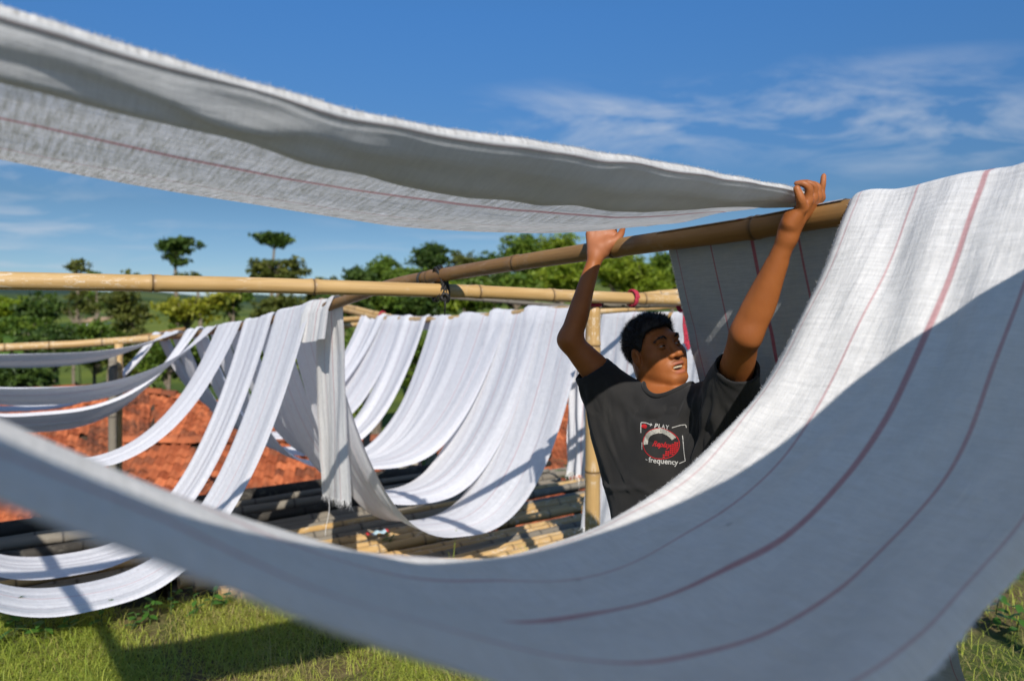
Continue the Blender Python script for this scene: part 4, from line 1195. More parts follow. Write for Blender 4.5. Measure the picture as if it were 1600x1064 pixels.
tree('bushy_tree', 'low olive tree under the spreading tree', 'tree', P(430, 560, 25), multi(425, 480, 25, 45, 22, 9, 10), .17, 2400, 'olive', 10, .14, G)
tree('bushy_tree', 'small round tree top at the end of the tree line', 'tree', P(318, 560, 40), [cl(300, 432, 40, 16, 5), cl(312, 436, 40, 12, 5)], .24, 500, 'olive', 11, .14, G)
TL = (  # the long tree line to the right
    (505, 462, 32, 30, 26, 'olive'), (535, 455, 36, 28, 24, 'dark'), (562, 446, 34, 26, 26, 'dark'), (600, 432, 36, 26, 28, 'mid'), (640, 436, 33, 34, 24, 'mid'),
    (678, 418, 34, 30, 32, 'dark'), (722, 428, 40, 34, 28, 'olive'), (770, 424, 42, 34, 24, 'dark'), (820, 404, 34, 38, 38, 'mid'), (868, 398, 34, 36, 34, 'bright'),
    (915, 402, 36, 40, 36, 'bright'), (960, 425, 30, 44, 34, 'bright'), (1008, 432, 30, 38, 34, 'bright'), (1045, 428, 33, 36, 36, 'mid'), (1085, 430, 34, 40, 38, 'dark'),
    (1130, 432, 36, 44, 40, 'dark'), (875, 440, 27, 50, 30, 'bright'), (805, 452, 27, 44, 26, 'mid'), (740, 458, 27, 46, 24, 'mid'), (690, 466, 26, 40, 22, 'bright'),
    (640, 472, 25, 44, 24, 'dark'), (585, 480, 24, 44, 26, 'mid'), (535, 490, 23, 36, 26, 'dark'), (1250, 440, 34, 60, 44, 'dark'), (1400, 440, 36, 70, 44, 'mid'))
WORDS = ['leafy tree at the left end of the long tree line', 'dark tree second in the long tree line', 'dark tree before the first gap of the tree line', 'light green upright tree in the tree line over the pole crossing',
         'wide tree left of the dark pointed tree', 'dark pointed tree standing above the black lashing', 'hazy olive tree behind the dark pointed one', 'far dark tree behind the sloping brown pole',
         'tall tree crown above the sloping brown pole', 'bright bamboo clump beside the raised forearm', 'bright bamboo clump behind the raised forearm', 'sunlit yellow green trees between the two raised arms',
         'sunlit green tree next to the grey cloth edge', 'green tree half behind the grey cloth edge', 'dark tree hidden behind the grey cloth', 'dark tree far behind the grey cloth',
         'bright low tree under the tall crown', 'low green tree under the brown pole', 'low green tree behind the thin grey pole', 'bright low tree under the lashing',
         'dark low tree behind the bent pole end', 'low green tree behind the far post', 'dark low tree behind the two laid poles', 'dark tree beyond the slung cloth top', 'green tree beyond the slung cloth shoulder']
for k, (px, py, d, rx, ry, pal) in enumerate(TL):
    leafsz = .17 if pal == 'bright' else .19
    tree('leafy_tree', WORDS[k], 'tree', P(px, 560, d), multi(px, py, d, rx, ry, 9, 300 + k), leafsz, int(1500 + rx * ry * 1.1), pal, 400 + k, .14, G, leaf_asp=.35 if pal == 'bright' else .5)
# shrubs between the village and the trees
SH = [(20, 520, 20, 50, 34, 'mid'), (85, 545, 17, 46, 40, 'dark'), (140, 540, 19, 46, 34, 'mid'), (40, 585, 15.5, 55, 26, 'dark'), (205, 560, 18, 40, 44, 'olive'), (265, 570, 17, 44, 46, 'mid'),
      (330, 560, 18, 50, 46, 'dark'), (400, 560, 18, 54, 46, 'mid'), (470, 570, 17.5, 44, 56, 'bright'), (535, 560, 17, 42, 50, 'mid'), (540, 610, 15.8, 40, 44, 'bright'), (590, 560, 18, 44, 50, 'dark'),
      (650, 560, 18.5, 50, 50, 'mid'), (720, 560, 19, 54, 50, 'dark'), (790, 565, 19, 54, 46, 'mid'), (860, 570, 19.5, 54, 44, 'bright'), (930, 560, 20, 60, 50, 'dark'), (1010, 560, 20, 60, 50, 'mid'),
      (500, 640, 15.2, 36, 30, 'bright'), (10, 480, 34, 44, 20, 'bright'), (170, 520, 34, 30, 14, 'mid'), (1090, 560, 20, 60, 50, 'mid'), (455, 640, 15.4, 34, 34, 'mid')]
SHW = ['green shrub before the far field under the dense dark tree', 'dark shrub behind the level bamboo rail', 'green shrub just behind the two short posts', 'low dark shrub against the orange roof ridge', 'olive shrub rising behind the yellow post',
       'green shrub behind the peak of the orange roof', 'dark shrub behind the sloping tiled ridge', 'green shrub behind the third white loop', 'bright shrub seen between loop and hanging cloth end', 'green shrub beside the creased hanging cloth end', 'bright low shrub beside the creased hanging cloth end',
       'dark shrub under the far post', 'green shrub behind the first white cloths of the far pole', 'dark shrub behind the dark red roof ridge', 'green shrub behind the middle of the far cloth pole', 'bright shrub behind the nearest deep loop', 'dark shrub behind the yellow post and cloths', 'green shrub behind the head of the man',
       'bright shrub just over the soot stained roof', 'bright far bush at the edge of the terraced field', 'small bush beside the white field house', 'green shrub behind the grey striped cloth', 'green shrub where the sloping tiled ridge ends']
for k, (px, py, d, rx, ry, pal) in enumerate(SH):
    tree('shrub', SHW[k], 'shrub', P(px, 640, d), multi(px, py, d, rx, ry, 8, 500 + k), .10 if d < 21 else .18, int(1500 + rx * ry * .7), pal, 600 + k, .05, 'shrubs in the thicket behind the roofs', leaf_asp=.45)
# broad banana leaves at the left
M['banana'] = leaf_mat('banana_leaf', rgb(.06, .13, .02), rgb(.12, .20, .03), .4, .4)
for k, (px, py, d) in enumerate(((30, 540, 19), (120, 530, 21), (85, 520, 22), (15, 555, 17))):
    r_ = np.random.default_rng(700 + k)
    b = P(px, py, d); top = b.copy(); gz = float(ground_z(b[0], b[1]))
    root = empty('banana_plant', (b[0], b[1], gz)); tag(root, ['banana plant with arching leaves before the dense dark tree', 'banana plant behind the level rail near the slim tree', 'banana plant at the edge of the terraced field', 'low banana plant close to the orange roof ridge'][k], 'banana plant', 'banana plants')
    V, fs = tube(np.array([[b[0], b[1], gz - .05], (b + [0, 0, gz]) * [1, 1, .5] + [.05, 0, 0], b]), [.12, .10, .05], 10); link('stem', mesh_np('stem', V, fs), M['stem'], root)
    for i in range(8):
        a = i * 2.4 + r_.random(); L_ = r_.uniform(.9, 1.4); n_ = 9; V, fs = [], []
        for j in range(n_ + 1):
            t = j / n_; w = .17 * math.sin(math.pi * min(1, .12 + .88 * t))**.6 if j < n_ else 0.01
            c = b + np.array([math.cos(a), math.sin(a), 0]) * L_ * t * .8 + np.array([0, 0, L_ * (.75 * t - .75 * t * t)])
            sdv = np.array([-math.sin(a), math.cos(a), 0])
            V += [c - sdv * w + [0, 0, .05 * w], c, c + sdv * w + [0, 0, .05 * w]]
        for j in range(n_):
            q = 3 * j; fs += [(q, q + 1, q + 4, q + 3), (q + 1, q + 2, q + 5, q + 4)]
        me = mesh_np('leaf', np.array(V), fs); fattr(me, 'tone', np.full(len(V), r_.random())); link('leaf', me, M['banana'], root)
# ================================================================== the man
class Field:
    """smooth blend of simple solids on a grid, meshed as one surface"""
    def __init__(s, lo, hi, h):
        s.lo = np.asarray(lo, float); s.h = h
        s.n = np.ceil((np.asarray(hi) - s.lo) / h).astype(int) + 1
        s.a = np.full(s.n, 1.0, dtype=np.float32)
    def _win(s, lo, hi):
        i0 = np.clip(np.floor((np.asarray(lo) - s.lo) / s.h).astype(int), 0, s.n)
        i1 = np.clip(np.ceil((np.asarray(hi) - s.lo) / s.h).astype(int) + 1, 0, s.n)
        if (i1 <= i0).any(): return None, None
        ax = [(s.lo[i] + s.h * np.arange(i0[i], i1[i])).astype(np.float32) for i in range(3)]
        g = np.stack(np.meshgrid(*ax, indexing='ij'), -1)
        return tuple(slice(i0[i], i1[i]) for i in range(3)), g
    def put(s, fn, lo, hi, k=.01, sub=False):
        pad = k + 4 * s.h
        sl, g = s._win(np.asarray(lo) - pad, np.asarray(hi) + pad)
        if sl is None: return
        d = fn(g).astype(np.float32); a = s.a[sl]
        if not sub:
            t = np.clip(.5 + .5 * (a - d) / k, 0, 1)
            s.a[sl] = a * (1 - t) + d * t - k * t * (1 - t)
        else:
            d = -d
            t = np.clip(.5 - .5 * (a - d) / k, 0, 1)
            s.a[sl] = a * (1 - t) + d * t + k * t * (1 - t)
    def cone(s, p, q, r0, r1, k=.01, sub=False):
        p, q = np.asarray(p, float), np.asarray(q, float)
        ba = q - p; L2 = ba @ ba + 1e-12
        def fn(g):
            t = np.clip(((g - p) @ ba) / L2, 0, 1)
            return np.linalg.norm(g - p - t[..., None] * ba, axis=-1) - (r0 + (r1 - r0) * t)
        r = max(r0, r1)
        s.put(fn, np.minimum(p, q) - r, np.maximum(p, q) + r, k, sub)
    def limb(s, pts, rad, k=.012, n=28):
        """one smooth tapering limb through pts"""
        pts = np.asarray(pts, float); rad = np.asarray(rad, float)
        t = np.concatenate([[0], np.cumsum(np.linalg.norm(np.diff(pts, axis=0), axis=1))])
        q = np.linspace(0, t[-1], n)
        i = np.clip(np.searchsorted(t, q, side='right') - 1, 0, len(t) - 2); h = (t[i + 1] - t[i]); w = (q - t[i]) / h
        def herm(y):
            m = np.gradient(y, t, axis=0) if len(t) > 2 else np.repeat(((y[1:] - y[:-1]) / (t[1] - t[0])), 2, axis=0)
            sh = (slice(None),) + (None,) * (y.ndim - 1)
            w_, h_ = w[sh], h[sh]
            return (2 * w_**3 - 3 * w_**2 + 1) * y[i] + (w_**3 - 2 * w_**2 + w_) * h_ * m[i] + (3 * w_**2 - 2 * w_**3) * y[i + 1] + (w_**3 - w_**2) * h_ * m[i + 1]
        C, R_ = herm(pts), herm(rad)
        def fn(g):
            best = np.full(g.shape[:3], 9.0, dtype=np.float32)
            for j in range(n - 1):
                p, ba = C[j], C[j + 1] - C[j]; L2 = ba @ ba + 1e-12
                u = np.clip(((g - p) @ ba) / L2, 0, 1)
                best = np.minimum(best, np.linalg.norm(g - p - u[..., None] * ba, axis=-1) - (R_[j] + (R_[j + 1] - R_[j]) * u))
            return best
        r = R_.max()
        s.put(fn, C.min(0) - r, C.max(0) + r, k)
    def chain(s, pts, rad, k=.008):
        for i in range(len(pts) - 1): s.cone(pts[i], pts[i + 1], rad[i], rad[i + 1], k)
    def ell(s, c, r, R=None, k=.01, sub=False):
        c = np.asarray(c, float); r = np.asarray(r, float); R = np.eye(3) if R is None else R
        def fn(g):
            x = (g - c) @ R.T
            k0 = np.linalg.norm(x / r, axis=-1); k1 = np.linalg.norm(x / r**2, axis=-1)
            return k0 * (k0 - 1) / np.maximum(k1, 1e-6)
        m = r.max()
        s.put(fn, c - m, c + m, k, sub)
    def mesh(s):
        a = s.a; I = a < 0
        n = s.n
        core = I[:-1, :-1, :-1]
        cnt = np.zeros(n - 1, dtype=np.uint8)
        for dx_ in (0, 1):
            for dy_ in (0, 1):
                for dz_ in (0, 1):
                    cnt += I[dx_:n[0] - 1 + dx_, dy_:n[1] - 1 + dy_, dz_:n[2] - 1 + dz_]
        act = (cnt > 0) & (cnt < 8)
        idx = np.argwhere(act)
        vid = np.full(n - 1, -1, dtype=np.int32); vid[act] = np.arange(len(idx))
        pos = np.zeros((len(idx), 3)); num = np.zeros(len(idx))
        cs = [(i, j, k) for i in (0, 1) for j in (0, 1) for k in (0, 1)]
        for p in cs:
            for ax in range(3):
                if p[ax] == 1: continue
                q = list(p); q[ax] = 1
                va = a[idx[:, 0] + p[0], idx[:, 1] + p[1], idx[:, 2] + p[2]]; vb = a[idx[:, 0] + q[0], idx[:, 1] + q[1], idx[:, 2] + q[2]]
                m = (va < 0) != (vb < 0)
                t = np.where(m, va / np.where(m, va - vb, 1), 0)
                pt = np.tile(np.array(p, float), (len(idx), 1)); pt[:, ax] += t
                pos[m] += pt[m]; num[m] += 1
        V = s.lo + s.h * (idx + pos / num[:, None])
        quads = []
        for ax in range(3):
            sl0 = [slice(None)] * 3; sl1 = [slice(None)] * 3
            sl0[ax] = slice(0, -1); sl1[ax] = slice(1, None)
            A, B = I[tuple(sl0)], I[tuple(sl1)]
            e = np.argwhere(A != B)
            o1, o2 = [(1, 2), (2, 0), (0, 1)][ax]
            ok = (e[:, o1] > 0) & (e[:, o2] > 0) & (e[:, o1] < n[o1] - 1) & (e[:, o2] < n[o2] - 1)
            e = e[ok]
            def c(d1, d2):
                f = e.copy(); f[:, o1] += d1; f[:, o2] += d2
                return vid[f[:, 0], f[:, 1], f[:, 2]]
            q = np.stack([c(-1, -1), c(0, -1), c(0, 0), c(-1, 0)], -1)
            fl = ~A[e[:, 0], e[:, 1], e[:, 2]]
            q[fl] = q[fl][:, ::-1]
            quads.append(q)
        Q = np.concatenate(quads)
        return V, Q
def relax(V, Q, n=2, lam=.5):
    for _ in range(n):
        acc = np.zeros_like(V); cn = np.zeros(len(V))
        for i in range(4):
            a, b = Q[:, i], Q[:, (i + 1) % 4]
            np.add.at(acc, a, V[b]); np.add.at(cn, a, 1)
            np.add.at(acc, b, V[a]); np.add.at(cn, b, 1)
        V = V + lam * (acc / np.maximum(cn, 1)[:, None] - V)
    return V
def vnormals(V, Q):
    n = np.cross(V[Q[:, 2]] - V[Q[:, 0]], V[Q[:, 3]] - V[Q[:, 1]])
    N = np.zeros_like(V)
    for i in range(4): np.add.at(N, Q[:, i], n)
    return N / (np.linalg.norm(N, axis=1)[:, None] + 1e-12)

# --- joints, from the sizes and overlaps in the picture (lens-relative metres)
HEAD = P(1023, 549, 2.37)
HSC = .95
hf = Vector((.43, -.85, .27)).normalized()                 # where the face looks: up and to the side
hu = Vector((-.24, .10, 1.0)); hu = (hu - hu.dot(hf) * hf).normalized()
hr = hf.cross(hu)                                          # his right
HR = np.array([hr, hf, hu])                                # rows: right, forward, up
def H(a, b, c): return HEAD + HSC * (a * HR[0] + b * HR[1] + c * HR[2])
NECK = np.array([.476, 2.312, -.275])
SR = np.array([.338, 2.375, -.285]); SL = np.array([.602, 2.165, -.262])
ER = P(889, 531, 2.35); WR = P(931, 400, 2.385)
EL = P(1166, 524, 1.90); WL = P(1230, 372, 1.815)
bf = np.array([-.53, -.85, 0.0]); bf /= np.linalg.norm(bf)   # chest faces this way
br = np.array([bf[1], -bf[0], 0.0])                          # his right (picture left)
BR = np.array([br, bf, [0, 0, 1.0]])
def Bd(a, b, z): return np.array([.470, 2.30, 0]) + a * br + b * bf + np.array([0, 0, z])

GROUND = -GZ
body = Field((.05, 1.70, GROUND - .01), (.88, 2.70, .34), .0036)
# trunk and legs
body.ell(Bd(0, 0, -.42), (.150, .098, .19), BR, .05)
body.ell(Bd(0, 0, -.62), (.135, .095, .17), BR, .06)
body.ell(Bd(0, -.01, -.78), (.150, .105, .12), BR, .06)
body.cone(NECK + [0, 0, -.05], SR, .07, .058, .04); body.cone(NECK + [0, 0, -.05], SL, .07, .058, .04)
for sx in (-1, 1):
    hip = Bd(.085 * sx, 0, -.82); kn = Bd(.095 * sx, .02, -1.20); an = Bd(.105 * sx, -.02, GROUND + .085)
    body.cone(hip, kn, .083, .055, .03); body.cone(kn, (kn + an) / 2 + bf * -.012, .052, .05, .02); body.cone((kn + an) / 2 + bf * -.012, an, .05, .034, .02)
    toe = Bd(.125 * sx, .15, GROUND + .028); heel = Bd(.105 * sx, -.05, GROUND + .035)
    body.cone(an, toe, .034, .026, .02); body.cone(an, heel, .034, .032, .02)
# arms
def arm(S, E, W, side):
    ua = (E - S); fa = (W - E)
    bend = np.cross(np.cross(ua, fa), fa); bend /= np.linalg.norm(bend) + 1e-9
    out = -(ua / np.linalg.norm(ua) - fa / np.linalg.norm(fa)); out /= np.linalg.norm(out) + 1e-9      # into the crook of the elbow
    body.limb([S, S + ua * .4, S + ua * .8, E + out * .002], [.052, .0455, .0375, .034], .02)
    body.limb([E + out * .002, E + fa * .25 + out * .004, E + fa * .6, W], [.0325, .0340, .0270, .0212], .025)
    side_ = np.cross(fa, out); side_ /= np.linalg.norm(side_)
    # the long forearm muscles and the wrist tendons stand out a little
    body.limb([S + ua * .72 + side_ * .022, E + side_ * .026 + out * .006, E + fa * .35 + side_ * .022 + out * .006, E + fa * .72 + side_ * .012], [.011, .014, .012, .006], .018)
    body.limb([E - side_ * .016 - out * .010, E + fa * .30 - side_ * .020, E + fa * .75 - side_ * .012], [.014, .016, .008], .02)
    body.limb([E + fa * .55 + out * .020, E + fa * .85 + out * .0175, W + out * .016], [.005, .0042, .004], .008)
    body.limb([S + ua * .25 + out * .012, S + ua * .5 + out * .018, S + ua * .75 + out * .010], [.026, .030, .022], .03)
arm(SR, ER, WR, 1); arm(SL, EL, WL, -1)
# right hand: heel of the hand against the pole, fingers over it
def pch(pts, rad, k=.006): body.limb([P(*p) for p in pts], rad, k, 14)
pch([(931, 400, 2.388), (936, 388, 2.392)], [.0245, .028], .012)
for x0, y0, x1, y1, r in ((926, 394, 922, 366, .0145), (931, 394, 934, 362, .0155), (938, 394, 945, 362, .0155), (943, 394, 956, 366, .0155)):
    pch([(x0, y0, 2.392), (x1, y1, 2.404)], [.017, r], .014)
pch([(943, 388, 2.385), (951, 380, 2.380)], [.021, .019], .014)
for i, (x, y) in enumerate(((923, 364), (934, 360), (945, 360), (956, 363))):
    ln = (.75, 1.0, 1.05, .95)[i]
    pch([(x, y + 4, 2.402), (x + 1, y - 9 * ln, 2.425), (x + 3, y - 10 * ln, 2.425 + .03 * ln), (x + 5, y + 1, 2.425 + .055 * ln)], [.0105, .0095, .0088, .0078], .005)
pch([(949, 384, 2.378), (963, 375, 2.378), (970, 366, 2.392), (973, 358, 2.41)], [.0165, .0125, .0108, .0088], .008)
# left hand: thumb and fingers pinch the cloth, little finger raised
pch([(1230, 372, 1.815), (1234, 358, 1.812), (1240, 344, 1.808)], [.0235, .0265, .027], .012)
for x1, y1, d1, r in ((1262, 313, 1.798, .0135), (1270, 308, 1.815, .0135), (1277, 307, 1.832, .013), (1282, 309, 1.848, .012)):
    pch([(1238, 352, 1.812), ((1238 + x1) / 2 + 1, (352 + y1) / 2, (1.812 + d1) / 2), (x1, y1, d1)], [.0165, .0145, r], .008)
pch([(1234, 350, 1.796), (1247, 333, 1.786), (1255, 324, 1.782)], [.019, .0155, .0128], .008)
pch([(1254, 325, 1.778), (1251, 311, 1.764), (1245, 295, 1.764)], [.0128, .0108, .0085], .006)
pch([(1262, 313, 1.798), (1263, 293, 1.786), (1254, 287, 1.786), (1245, 287, 1.792)], [.0108, .0093, .0083, .0070], .005)
pch([(1270, 308, 1.815), (1271, 291, 1.806), (1262, 286.5, 1.806), (1251, 286, 1.812)], [.0108, .0093, .0083, .0070], .005)
pch([(1277, 307, 1.832), (1277, 292, 1.826), (1269, 288, 1.828), (1259, 289, 1.834)], [.0103, .0089, .0081, .0068], .005)
pch([(1282, 309, 1.848), (1284, 296, 1.845), (1286, 285, 1.842), (1287, 275, 1.842)], [.0098, .0083, .0074, .0064], .005)
# neck and head
body.cone(NECK + [0, .010, -.03], H(0, -.040, -.045), .064, .056, .025)
body.cone(NECK + bf * .02 + br * -.040, H(-.052, -.018, -.040), .015, .016, .03)
body.cone(NECK + bf * .022 + br * .02, H(.050, -.022, -.040), .016, .018, .03)
body.ell(H(0, -.014, .028), np.array((.073, .090, .086)) * HSC, HR, .02)
body.ell(H(0, .030, -.030), np.array((.060, .060, .080)) * HSC, HR, .03)
body.cone(H(-.054, .004, -.052), H(-.020, .068, -.102), .022, .017, .018)
body.cone(H(.054, .004, -.052), H(.020, .068, -.102), .022, .017, .018)
body.ell(H(0, .071, -.101), np.array((.027, .023, .019)) * HSC, HR, .02)
body.cone(H(-.036, .074, .026), H(.036, .074, .026), .013, .013, .014)
for sx in (-1, 1):
    body.ell(H(.046 * sx, .056, -.022), np.array((.022, .021, .021)) * HSC, HR, .022)
    body.ell(H(.038 * sx, .040, -.052), np.array((.026, .034, .036)) * HSC, HR, .03)
    body.ell(H(.032 * sx, .0985, .003), np.array((.019, .0165, .0115)) * HSC, HR, .010, sub=True)
    body.ell(H(.0165 * sx, .0955, -.034), np.array((.0115, .0120, .0100)) * HSC, HR, .006)
    # ears
    body.ell(H(.077 * sx, -.004, -.006), np.array((.0085, .019, .031)) * HSC, HR, .006)
    body.ell(H(.087 * sx, .0, -.006), np.array((.0075, .0105, .019)) * HSC, HR, .004, sub=True)
body.chain([H(0, .084, .016), H(0, .094, -.008), H(0, .1085, -.031)], [.0095, .0095, .0125], .008)
body.ell(H(.0115, .099, -.0435), np.array((.0042, .006, .005)) * HSC, HR, .003, sub=True)
body.ell(H(-.0115, .099, -.0435), np.array((.0042, .006, .005)) * HSC, HR, .003, sub=True)
body.ell(H(0, .074, -.068), np.array((.033, .022, .024)) * HSC, HR, .016)
body.limb([H(-.028, .076, -.069), H(-.011, .0945, -.0595), H(0, .0965, -.0605), H(.011, .0945, -.0595), H(.028, .076, -.069)], [.0035, .0060, .0058, .0060, .0035], .005)
body.limb([H(-.027, .076, -.075), H(-.009, .0925, -.0870), H(.009, .0925, -.0870), H(.027, .076, -.075)], [.0035, .0068, .0068, .0035], .005)
body.ell(H(0, .095, -.0732), np.array((.0245, .0165, .0085)) * HSC, HR, .003, sub=True)
bV, bQ = body.mesh()
bV = relax(bV, bQ, 1, .4)

# skin colours by place: lips, stubble, darker elbows and knuckles
loc = (bV - HEAD) @ HR.T / HSC
def blob(c, r): return np.clip(1 - np.linalg.norm((loc - np.array(c)) / np.array(r), axis=1), 0, 1)
lips = np.maximum.reduce([blob((0, .092, -.060), (.028, .015, .0085)), blob((0, .090, -.0875), (.026, .015, .0095))])
lips = np.clip(lips * 3, 0, 1)
stub = np.clip(np.maximum(blob((0, .092, -.051), (.032, .02, .010)), blob((0, .078, -.108), (.03, .025, .018))) * 1.8, 0, 1)
inside = np.clip(blob((0, .078, -.0732), (.025, .013, .010)) * 5, 0, 1)
lids = np.clip(np.maximum(blob((.032, .086, .004), (.022, .02, .014)), blob((-.032, .086, .004), (.022, .02, .014))) * 1.5, 0, 1)
creas = np.clip(1 - np.linalg.norm(bV - ER, axis=1) / .07, 0, 1) + np.clip(1 - np.linalg.norm(bV - EL, axis=1) / .07, 0, 1)

def skin_mat():
    m = NM('weathered_skin')
    tcn = m.n('ShaderNodeTexCoord').outputs['Object']
    n1 = m.noise(tcn, 9, 4); n2 = m.noise(tcn, 320, 3)
    c = m.mix(m.rng(n1, .35, .65), rgb(.275, .086, .022), rgb(.345, .114, .030))
    c = m.mix(m.math('MULTIPLY', m.attr('dark').outputs['Fac'], .45), c, rgb(.13, .055, .028))
    c = m.mix(m.math('MULTIPLY', m.attr('lips').outputs['Fac'], .7), c, rgb(.36, .115, .085))
    c = m.mix(m.math('MULTIPLY', m.attr('stubble').outputs['Fac'], .55), c, rgb(.075, .045, .032))
    c = m.mix(m.attr('mouth').outputs['Fac'], c, rgb(.05, .015, .012))
    c = m.mix(m.math('MULTIPLY', m.attr('palm').outputs['Fac'], .75), c, rgb(.37, .14, .065))
    nr = m.bump(n2, .35, .0010); nr = m.bump(m.noise(m.mapping(tcn, (1, 1, .5)), 75, 5, .65), .22, .0025, nr)
    return m.done(m.pbsdf(c, m.rng(m.noise(tcn, 40, 4), .3, .7, .42, .62), .32, nr, Subsurface_Weight=.03, Subsurface_Radius=(.008, .003, .0015), Subsurface_Scale=.6))
M['skin'] = skin_mat()
man = empty('person', (.470, 2.30, GROUND))
tag(man, 'man in a black printed T-shirt reaching up to the brown bamboo pole, looking up', 'person')
me = mesh_np('body', bV, bQ)
fattr(me, 'lips', lips); fattr(me, 'stubble', stub); fattr(me, 'mouth', inside)
fattr(me, 'dark', np.clip(lids * .8 + creas * .5, 0, 1))
bN = vnormals(bV, bQ)
palm = ((np.linalg.norm(bV - P(940, 380, 2.39), axis=1) < .075) & (bN[:, 1] < -.1)) * np.clip((.075 - np.linalg.norm(bV - P(940, 378, 2.39), axis=1)) / .03, 0, 1)
tips = np.zeros(len(bV))
for p in ((1247, 292, 1.775), (1246, 287, 1.79), (1286, 278, 1.84)): tips = np.maximum(tips, np.clip(1 - np.linalg.norm(bV - P(*p), axis=1) / .018, 0, 1))
fattr(me, 'palm', np.clip(palm + tips, 0, 1))
bodyo = link('body', me, M['skin'], man)

# eyes, teeth, eyebrows
def ball(c, r, nu=16, nv_=10, look=None):
    look = np.asarray(look, float); look /= np.linalg.norm(look)
    a = np.cross(look, [0, 0, 1.0]); a /= np.linalg.norm(a); b = np.cross(look, a)
    V = [c + look * r]; fs = []
    for i in range(1, nv_):
        ph = math.pi * i / nv_
        for j in range(nu):
            t = 2 * math.pi * j / nu
            V.append(c + r * (math.cos(ph) * look + math.sin(ph) * (math.cos(t) * a + math.sin(t) * b)))
    V.append(c - look * r)
    for j in range(nu): fs.append((0, 1 + j, 1 + (j + 1) % nu))
    for i in range(nv_ - 2):
        for j in range(nu):
            fs.append((1 + i * nu + j, 1 + (i + 1) * nu + j, 1 + (i + 1) * nu + (j + 1) % nu, 1 + i * nu + (j + 1) % nu))
    e = len(V) - 1; o_ = 1 + (nv_ - 2) * nu
    for j in range(nu): fs.append((e, o_ + (j + 1) % nu, o_ + j))
    return V, fs
def eye_mat():
    m = NM('eye'); a = m.attr('iris').outputs['Fac']
    c = m.mix(m.rng(a, .42, .5), rgb(.32, .28, .25), rgb(.035, .018, .010))
    c = m.mix(m.rng(a, .86, .9), c, rgb(.004, .004, .004))
    return m.done(m.pbsdf(c, .12, .6))
M['eye'] = eye_mat()
for sx in (1, -1):
    lk = HR[1] * .9 + HR[0] * -.30 + HR[2] * .22
    ec, er_ = H(.0315 * sx, .0755, .003), .0122 * HSC
    V, fs = ball(ec, er_, 20, 24, lk)
    me = mesh_np('eye', V, fs)
    d = (np.array(V) - ec) @ (lk / np.linalg.norm(lk)) / er_
    fattr(me, 'iris', np.clip((d - .58) / .42, 0, 1))
    link('eye', me, M['eye'], man)
    # lids: two shells over the ball that leave an almond gap
    for up_ in (1, -1):
        V, fs = [], []
        nl, nm = 18, 9
        for i in range(nl + 1):
            lo_ = math.radians(-88 + 176 * i / nl)
            gap = (11 if up_ > 0 else 12) * max(0, math.cos(lo_ * 1.05)) - 2
            for j in range(nm + 1):
                la = math.radians(gap + (80 - gap) * j / nm) * up_
                rr_ = er_ + .0016 - .0006 * (j == 0)
                dv = HR[0] * math.sin(lo_) * math.cos(la) + HR[1] * math.cos(lo_) * math.cos(la) + HR[2] * math.sin(la)
                V.append(ec + dv * rr_)
        for i in range(nl):
            for j in range(nm):
                q = i * (nm + 1) + j; fs.append((q, q + 1, q + nm + 2, q + nm + 1))
        me = mesh_np('eyelid', np.array(V), fs)
        for an_, vv_ in (('lips', 0), ('stubble', 0), ('mouth', 0), ('palm', 0)): fattr(me, an_, np.full(len(V), vv_))
        edge_d = np.tile(np.where(np.arange(nm + 1) == 0, 1.0, .35), nl + 1); fattr(me, 'dark', edge_d)
        link('eyelid', me, M['skin'], man)
M['teeth'] = simple('teeth', (.62, .55, .40), .3, .5, .1, 200, 0)
for i in range(8):
    a = (i - 3.5) * .0060
    b = .0868 - 9.0 * a * a
    cx = H(a, b, -.0685)
    V, fs = box_vf((-.0028, -.002, -.0052), (.0028, .002, .0050))
    V = np.array(V); V[:4, 0] *= .85
    V = np.array([cx + x * HR[0] + y * HR[1] + z * HR[2] for x, y, z in V])
    link('tooth', mesh_np('tooth', V, fs), M['teeth'], man)
M['hair'] = simple('black_hair', (.012, .011, .012), .55, .35, .4, 200, .4, .002)
for sx in (1, -1):
    rs = np.random.default_rng(3)
    parts = []
    cv_ = [(.016, .0905, .0215), (.028, .0925, .0285), (.040, .0850, .0285), (.052, .0700, .0200)]
    cv_ = np.array([H(x * sx, y + .0045, z + .001) for x, y, z in cv_])
    tq = np.linspace(0, 3, 130)
    for t in tq:
        i = min(int(t), 2); p = cv_[i] + (cv_[i + 1] - cv_[i]) * (t - i)
        d = (cv_[i + 1] - cv_[i]); d /= np.linalg.norm(d)
        p = p + HR[2] * rs.normal(0, .0017) + HR[1] * rs.uniform(-.003, .001)
        tip = p + (d * .9 + HR[2] * rs.normal(.25, .2) + HR[1] * .15) * rs.uniform(.005, .009)
        w = HR[2] * .0007
        parts.append(([p - w + HR[1] * .0015, p + w + HR[1] * .0015, tip, p], [(0, 1, 2), (0, 2, 3), (1, 3, 2)]))
    V, fs = merge(parts)
    e_ = link('eyebrow', mesh_np('eyebrow', V, fs, False), M['hair'], man); e_['kind'] = 'stuff'

